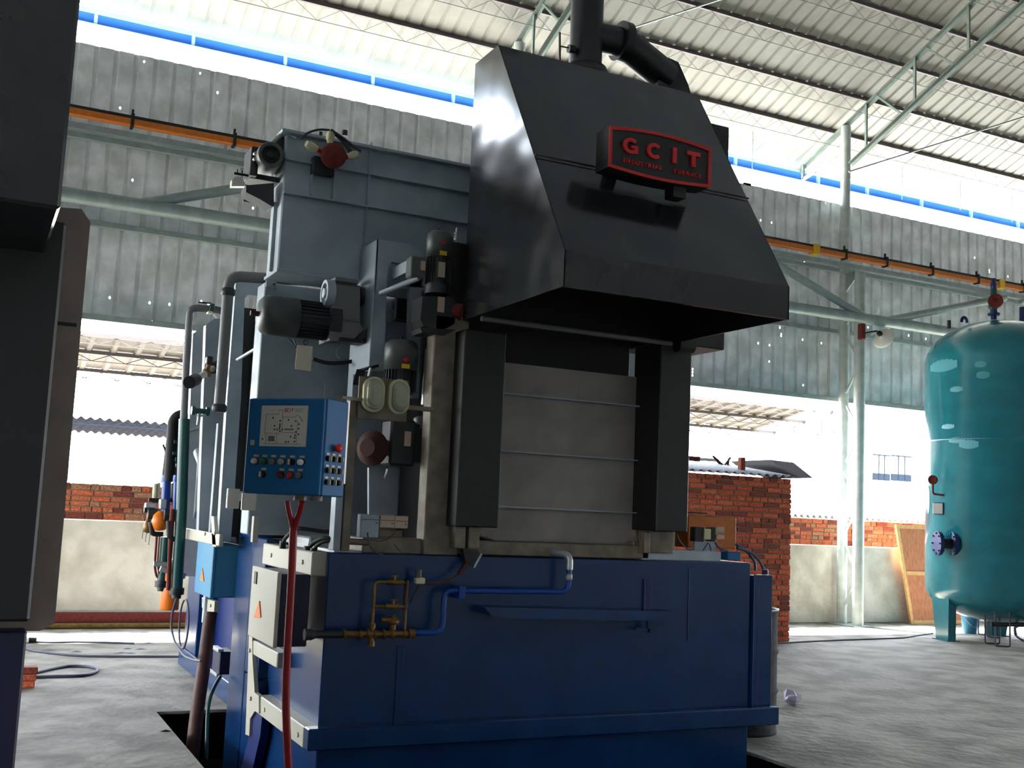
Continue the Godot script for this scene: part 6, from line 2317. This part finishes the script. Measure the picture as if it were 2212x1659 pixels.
	pipe(st, [Vector3(1.383, 1.387, -5.078), Vector3(1.391, 1.258, -5.091), Vector3(1.401, 1.043, -5.114), Vector3(1.409, 0.828, -5.138), Vector3(1.421, 0.613, -5.16), Vector3(1.441, 0.442, -5.173), Vector3(1.474, 0.206, -5.188)], 0.0185, 14, 0.2)
	part("main_sleeve", st, M.hose_red, rh)
	st = begin()
	pipe(st, [Vector3(1.341, 1.51, -5.059), Vector3(1.349, 1.472, -5.061), Vector3(1.367, 1.425, -5.069), Vector3(1.385, 1.366, -5.079)], 0.013, 12, 0.05)
	part("branch_sleeve", st, M.hose_red, rh)
	st = begin()
	pipe(st, [Vector3(1.39, 1.509, -4.991), Vector3(1.392, 1.466, -5.018), Vector3(1.389, 1.418, -5.059), Vector3(1.387, 1.366, -5.078)], 0.013, 12, 0.05)
	part("branch_sleeve", st, M.hose_red, rh)
	T = Transform3D.IDENTITY
	# brown fat hose and green hose on the left, going into the pit
	st = begin()
	pipe(st, [Vector3(1.58, 0.734, -7.782), Vector3(1.57, 0.617, -7.766), Vector3(1.54, 0.381, -7.678), Vector3(1.5, 0.158, -7.569), Vector3(1.47, -0.06, -7.476), Vector3(1.45, -0.301, -7.392)], 0.045, 14, 0.3)
	single("brown_hose", st, M.brown_hose, "fat brown hose slanting down into the pit left of the base", "hose")
	st = begin()
	pipe(st, [Vector3(1.66, 0.309, -7.695), Vector3(1.62, 0.27, -7.636), Vector3(1.58, 0.215, -7.568), Vector3(1.54, 0.148, -7.444), Vector3(1.52, 0.053, -7.334), Vector3(1.52, -0.136, -7.275)], 0.012, 10, 0.2)
	single("green_hose", st, M.green_pipe, "thin dark green hose curving into the pit beside the brown hose", "hose")
	var tb := thing("terminal_strip", "dark terminal strip with pale ends on the rear base above the plinth", "terminal block", Vector3(1.72, 0.348, -8.165))
	st = begin()
	box(st, Vector3(0, -0.08, -0.12), Vector3(0.1, 0.08, 0.12), 0.006)
	part("body", st, M.navy, tb)
	for s in [-1, 1]:
		st = begin()
		for k in 6:
			box(st, Vector3(-0.012, s * 0.085 - 0.012, -0.11 + k * 0.038), Vector3(0.03, s * 0.085 + 0.012, -0.085 + k * 0.038), 0.003)
		part("terminals", st, M.galv, tb)

# ---------------------------------------------------------------- loose things on the floor
func build_loose_things():
	var st := begin()
	# oil drum behind the right end of the furnace
	var dm := thing("oil_drum", "dented dark blue steel drum behind the right end of the base", "drum", Vector3(5.2, 0, -6.65))
	st = begin()
	var R := 0.29
	var H := 0.88
	var prof := [Vector2(0, 0.01), Vector2(R - 0.01, 0.01), Vector2(R + 0.004, 0.0), Vector2(R + 0.006, 0.02), Vector2(R, 0.03)]
	for y in [0.3, 0.58]:
		prof += [Vector2(R, y - 0.025), Vector2(R + 0.012, y), Vector2(R, y + 0.025)]
	prof += [Vector2(R, H - 0.03), Vector2(R + 0.008, H - 0.015), Vector2(R + 0.006, H), Vector2(R - 0.006, H), Vector2(R - 0.012, H - 0.025), Vector2(0, H - 0.025)]
	lathe(st, prof, Vector3.ZERO, Vector3.UP, 40)
	part("drum_shell", st, M.drum_blue, dm)
	st = begin()
	lathe(st, [Vector2(R - 0.002, H - 0.004), Vector2(R + 0.009, H - 0.004), Vector2(R + 0.009, H + 0.006), Vector2(R - 0.004, H + 0.006), Vector2(R - 0.01, H - 0.02)], Vector3.ZERO, Vector3.UP, 40)
	part("rim", st, M.steel_pale, dm)
	st = begin()
	cyl(st, Vector3(0.1, H - 0.025, 0.16), Vector3(0.1, H - 0.008, 0.16), 0.03, 14)
	part("bung", st, M.motor_dark, dm)
	# crumpled plastic
	var rng := RandomNumberGenerator.new()
	rng.seed = 3
	for q in [[Vector3(6.41, 0, -7.438), 0.09, "crumpled pale plastic film on the floor beside the drum"], [Vector3(13.775, 0, -13.747), 0.1, "small crumpled white wrapper on the floor left of the plywood panel"]]:
		st = begin()
		var pts := []
		for r in 5:
			var row := []
			for k in 7:
				var a := TAU * k / 7.0
				var rad: float = q[1] * sin(PI * (r + 0.6) / 5.4) * rng.randf_range(0.6, 1.25)
				row.append(q[0] + Vector3(cos(a) * rad, maxf(0.002, q[1] * 1.2 * r / 4.0 * rng.randf_range(0.7, 1.2)), sin(a) * rad))
			pts.append(row)
		for r in 4:
			for k in 7:
				var n := (k + 1) % 7
				tri(st, pts[r][k], pts[r + 1][k], pts[r][n])
				tri(st, pts[r][n], pts[r + 1][k], pts[r + 1][n])
		for k in 7:
			tri(st, pts[4][k], pts[4][(k + 1) % 7], pts[4][0].lerp(pts[4][3], 0.5) + Vector3(0, 0.02, 0))
		single("crumpled_film", st, M.plastic_film, q[2], "litter")
	# bricks by the neighbouring furnace
	var bx: float = Vector3(0.606, 0, -9.354).x
	var bz: float = Vector3(0.606, 0, -9.354).z
	for k in 3:
		st = begin()
		var off: float = [0.0, 0.008, 0.014][k]
		box(st, Vector3(bx - 0.25 + off, 0.053 * k + 0.001, bz - 0.12), Vector3(bx + off, 0.053 * k + 0.052, bz), 0.006)
		single("stacked_brick", st, [M.brick_a, M.brick_b, M.brick_d][k], ["red brick on the floor at the left edge, lowest of its stack", "red brick at the left edge, middle of the stack of three", "greyish red brick at the left edge, topmost of its stack"][k], "brick", "stack of three bricks")
	# cables on the floor
	st = begin()
	pipe(st, [Vector3(0.581, 0.012, -9.836), Vector3(0.756, 0.012, -9.856), Vector3(1.002, 0.012, -9.84), Vector3(1.125, 0.012, -10.026), Vector3(1.157, 0.012, -10.235), Vector3(1.089, 0.012, -10.383), Vector3(0.942, 0.012, -10.433), Vector3(0.781, 0.012, -10.265), Vector3(0.625, 0.012, -10.028)], 0.013, 8, 0.2)
	single("floor_cable", st, M.cable_grey, "grey cable lying in a long loop beside the stacked bricks", "cable")
	st = begin()
	pipe(st, [Vector3(0.516, 0.01, -12.101), Vector3(0.73, 0.01, -12.155), Vector3(0.939, 0.01, -12.061), Vector3(1.139, 0.01, -12.117), Vector3(1.418, 0.01, -12.016), Vector3(1.675, 0.01, -11.916)], 0.011, 8, 0.2)
	single("floor_cable", st, M.cable_grey, "thin dark cable crossing the floor nearest the low wall, left side", "cable")
	st = begin()
	pipe(st, [Vector3(0.483, 0.01, -12.404), Vector3(0.609, 0.01, -11.805), Vector3(0.677, 0.01, -11.49), Vector3(0.846, 0.01, -11.273), Vector3(1.07, 0.01, -11.054), Vector3(1.428, 0.01, -10.977), Vector3(1.943, 0.01, -10.912), Vector3(2.291, 0.01, -10.803)], 0.011, 8, 0.3)
	single("floor_cable", st, M.cable_grey, "thin dark cable crossing the floor behind the looped grey cable", "cable")
	st = begin()
	pipe(st, [Vector3(8.668, 0.01, -11.016), Vector3(9.587, 0.01, -11.247), Vector3(10.507, 0.01, -11.407), Vector3(11.901, 0.01, -11.547), Vector3(12.508, 0.01, -11.828), Vector3(12.994, 0.01, -12.022)], 0.011, 8, 0.2)
	single("floor_cable", st, M.cable_grey, "thin dark cable on the floor between the brick hut and the teal tank", "cable")
	var ex := thing("extension_plug", "black plug with a pale band on the floor behind the neighbouring furnace", "plug", Vector3(0.664, 0.03, -12.145))
	st = begin()
	cyl(st, Vector3(-0.12, 0, 0), Vector3(0.0, 0, 0.01), 0.03, 12)
	cyl(st, Vector3(0.03, 0, 0.01), Vector3(0.1, 0, 0.02), 0.024, 12)
	part("body", st, M.rubber, ex)
	st = begin()
	cyl(st, Vector3(0.0, 0, 0.01), Vector3(0.03, 0, 0.013), 0.032, 12)
	part("band", st, M.white_enamel, ex)
	# red and rusty lengths of steel lying along the foot of the wall
	var names := ["red painted steel bar against the foot of the low wall, topmost of the lengths", "rusty brown steel tube at the foot of the low wall below the red bar", "rusty pale steel tube at the foot of the low wall, nearest of the lengths"]
	for k in 3:
		st = begin()
		if k == 0:
			box(st, Vector3(-3.5, 0.05, -13.54), Vector3(3.6, 0.165, -13.46), 0.01)
		else:
			cyl(st, Vector3(-3.6, 0.032, -13.42 + 0.08 * (k - 1)), Vector3(3.8, 0.032, -13.42 + 0.08 * (k - 1)), 0.03, 12)
		single("steel_length", st, [M.rust_red, M.wood_dark, M.brass][k], names[k], "steel bar", "steel lengths along the wall")
	for k in 2:
		st = begin()
		var x: float = [-2.5, 2.9][k]
		box(st, Vector3(x - 0.06, 0.0, -13.545), Vector3(x + 0.06, 0.05, -13.455), 0.004)
		single("timber_block", st, M.wood_dark, ["small dark timber block under the left end of the red steel bar", "small dark timber block under the right end of the red steel bar"][k], "block")
	# scraps of rust and grit swept on the floor
	for k in 8:
		var p: Vector3 = [Vector3(1.565, 0, -11.571), Vector3(1.682, 0, -11.523), Vector3(1.473, 0, -11.275), Vector3(1.553, 0, -11.232), Vector3(1.822, 0, -11.983), Vector3(0.844, 0, -11.549), Vector3(1.082, 0, -11.421), Vector3(1.293, 0, -7.512)][k]
		st = begin()
		var s := 0.05 if k < 7 else 0.03
		prism_flat(st, p, s * (1.0 + 0.3 * (k % 3)), 0.012)
		single("floor_scrap", st, M.dark, ["dark flake of scrap on the floor before the low wall, largest", "dark flake of scrap right of the largest one on the far floor", "small dark flake on the far floor, nearest the looped cable", "small dark flake beside the rear floor cable", "small dark flake near the orange canister on the far floor", "dark flake near the black plug on the far floor", "dark flake in the middle of the left floor", "thin dark splinter on the floor near the pit corner"][k], "scrap", "scraps on the floor")

func prism_flat(st: SurfaceTool, p: Vector3, s: float, h: float) -> void:
	var pts := [Vector3(-s, 0, 0.2 * s), Vector3(-0.3 * s, 0, 0.5 * s), Vector3(0.9 * s, 0, 0.2 * s), Vector3(s, 0, -0.3 * s), Vector3(0, 0, -0.5 * s)]
	for k in 5:
		var a: Vector3 = p + pts[k] + Vector3(0, 0.001, 0)
		var b: Vector3 = p + pts[(k + 1) % 5] + Vector3(0, 0.001, 0)
		tri(st, a, b, p + Vector3(0, h, 0))
		tri(st, b, a, p + Vector3(0, 0.001, 0))
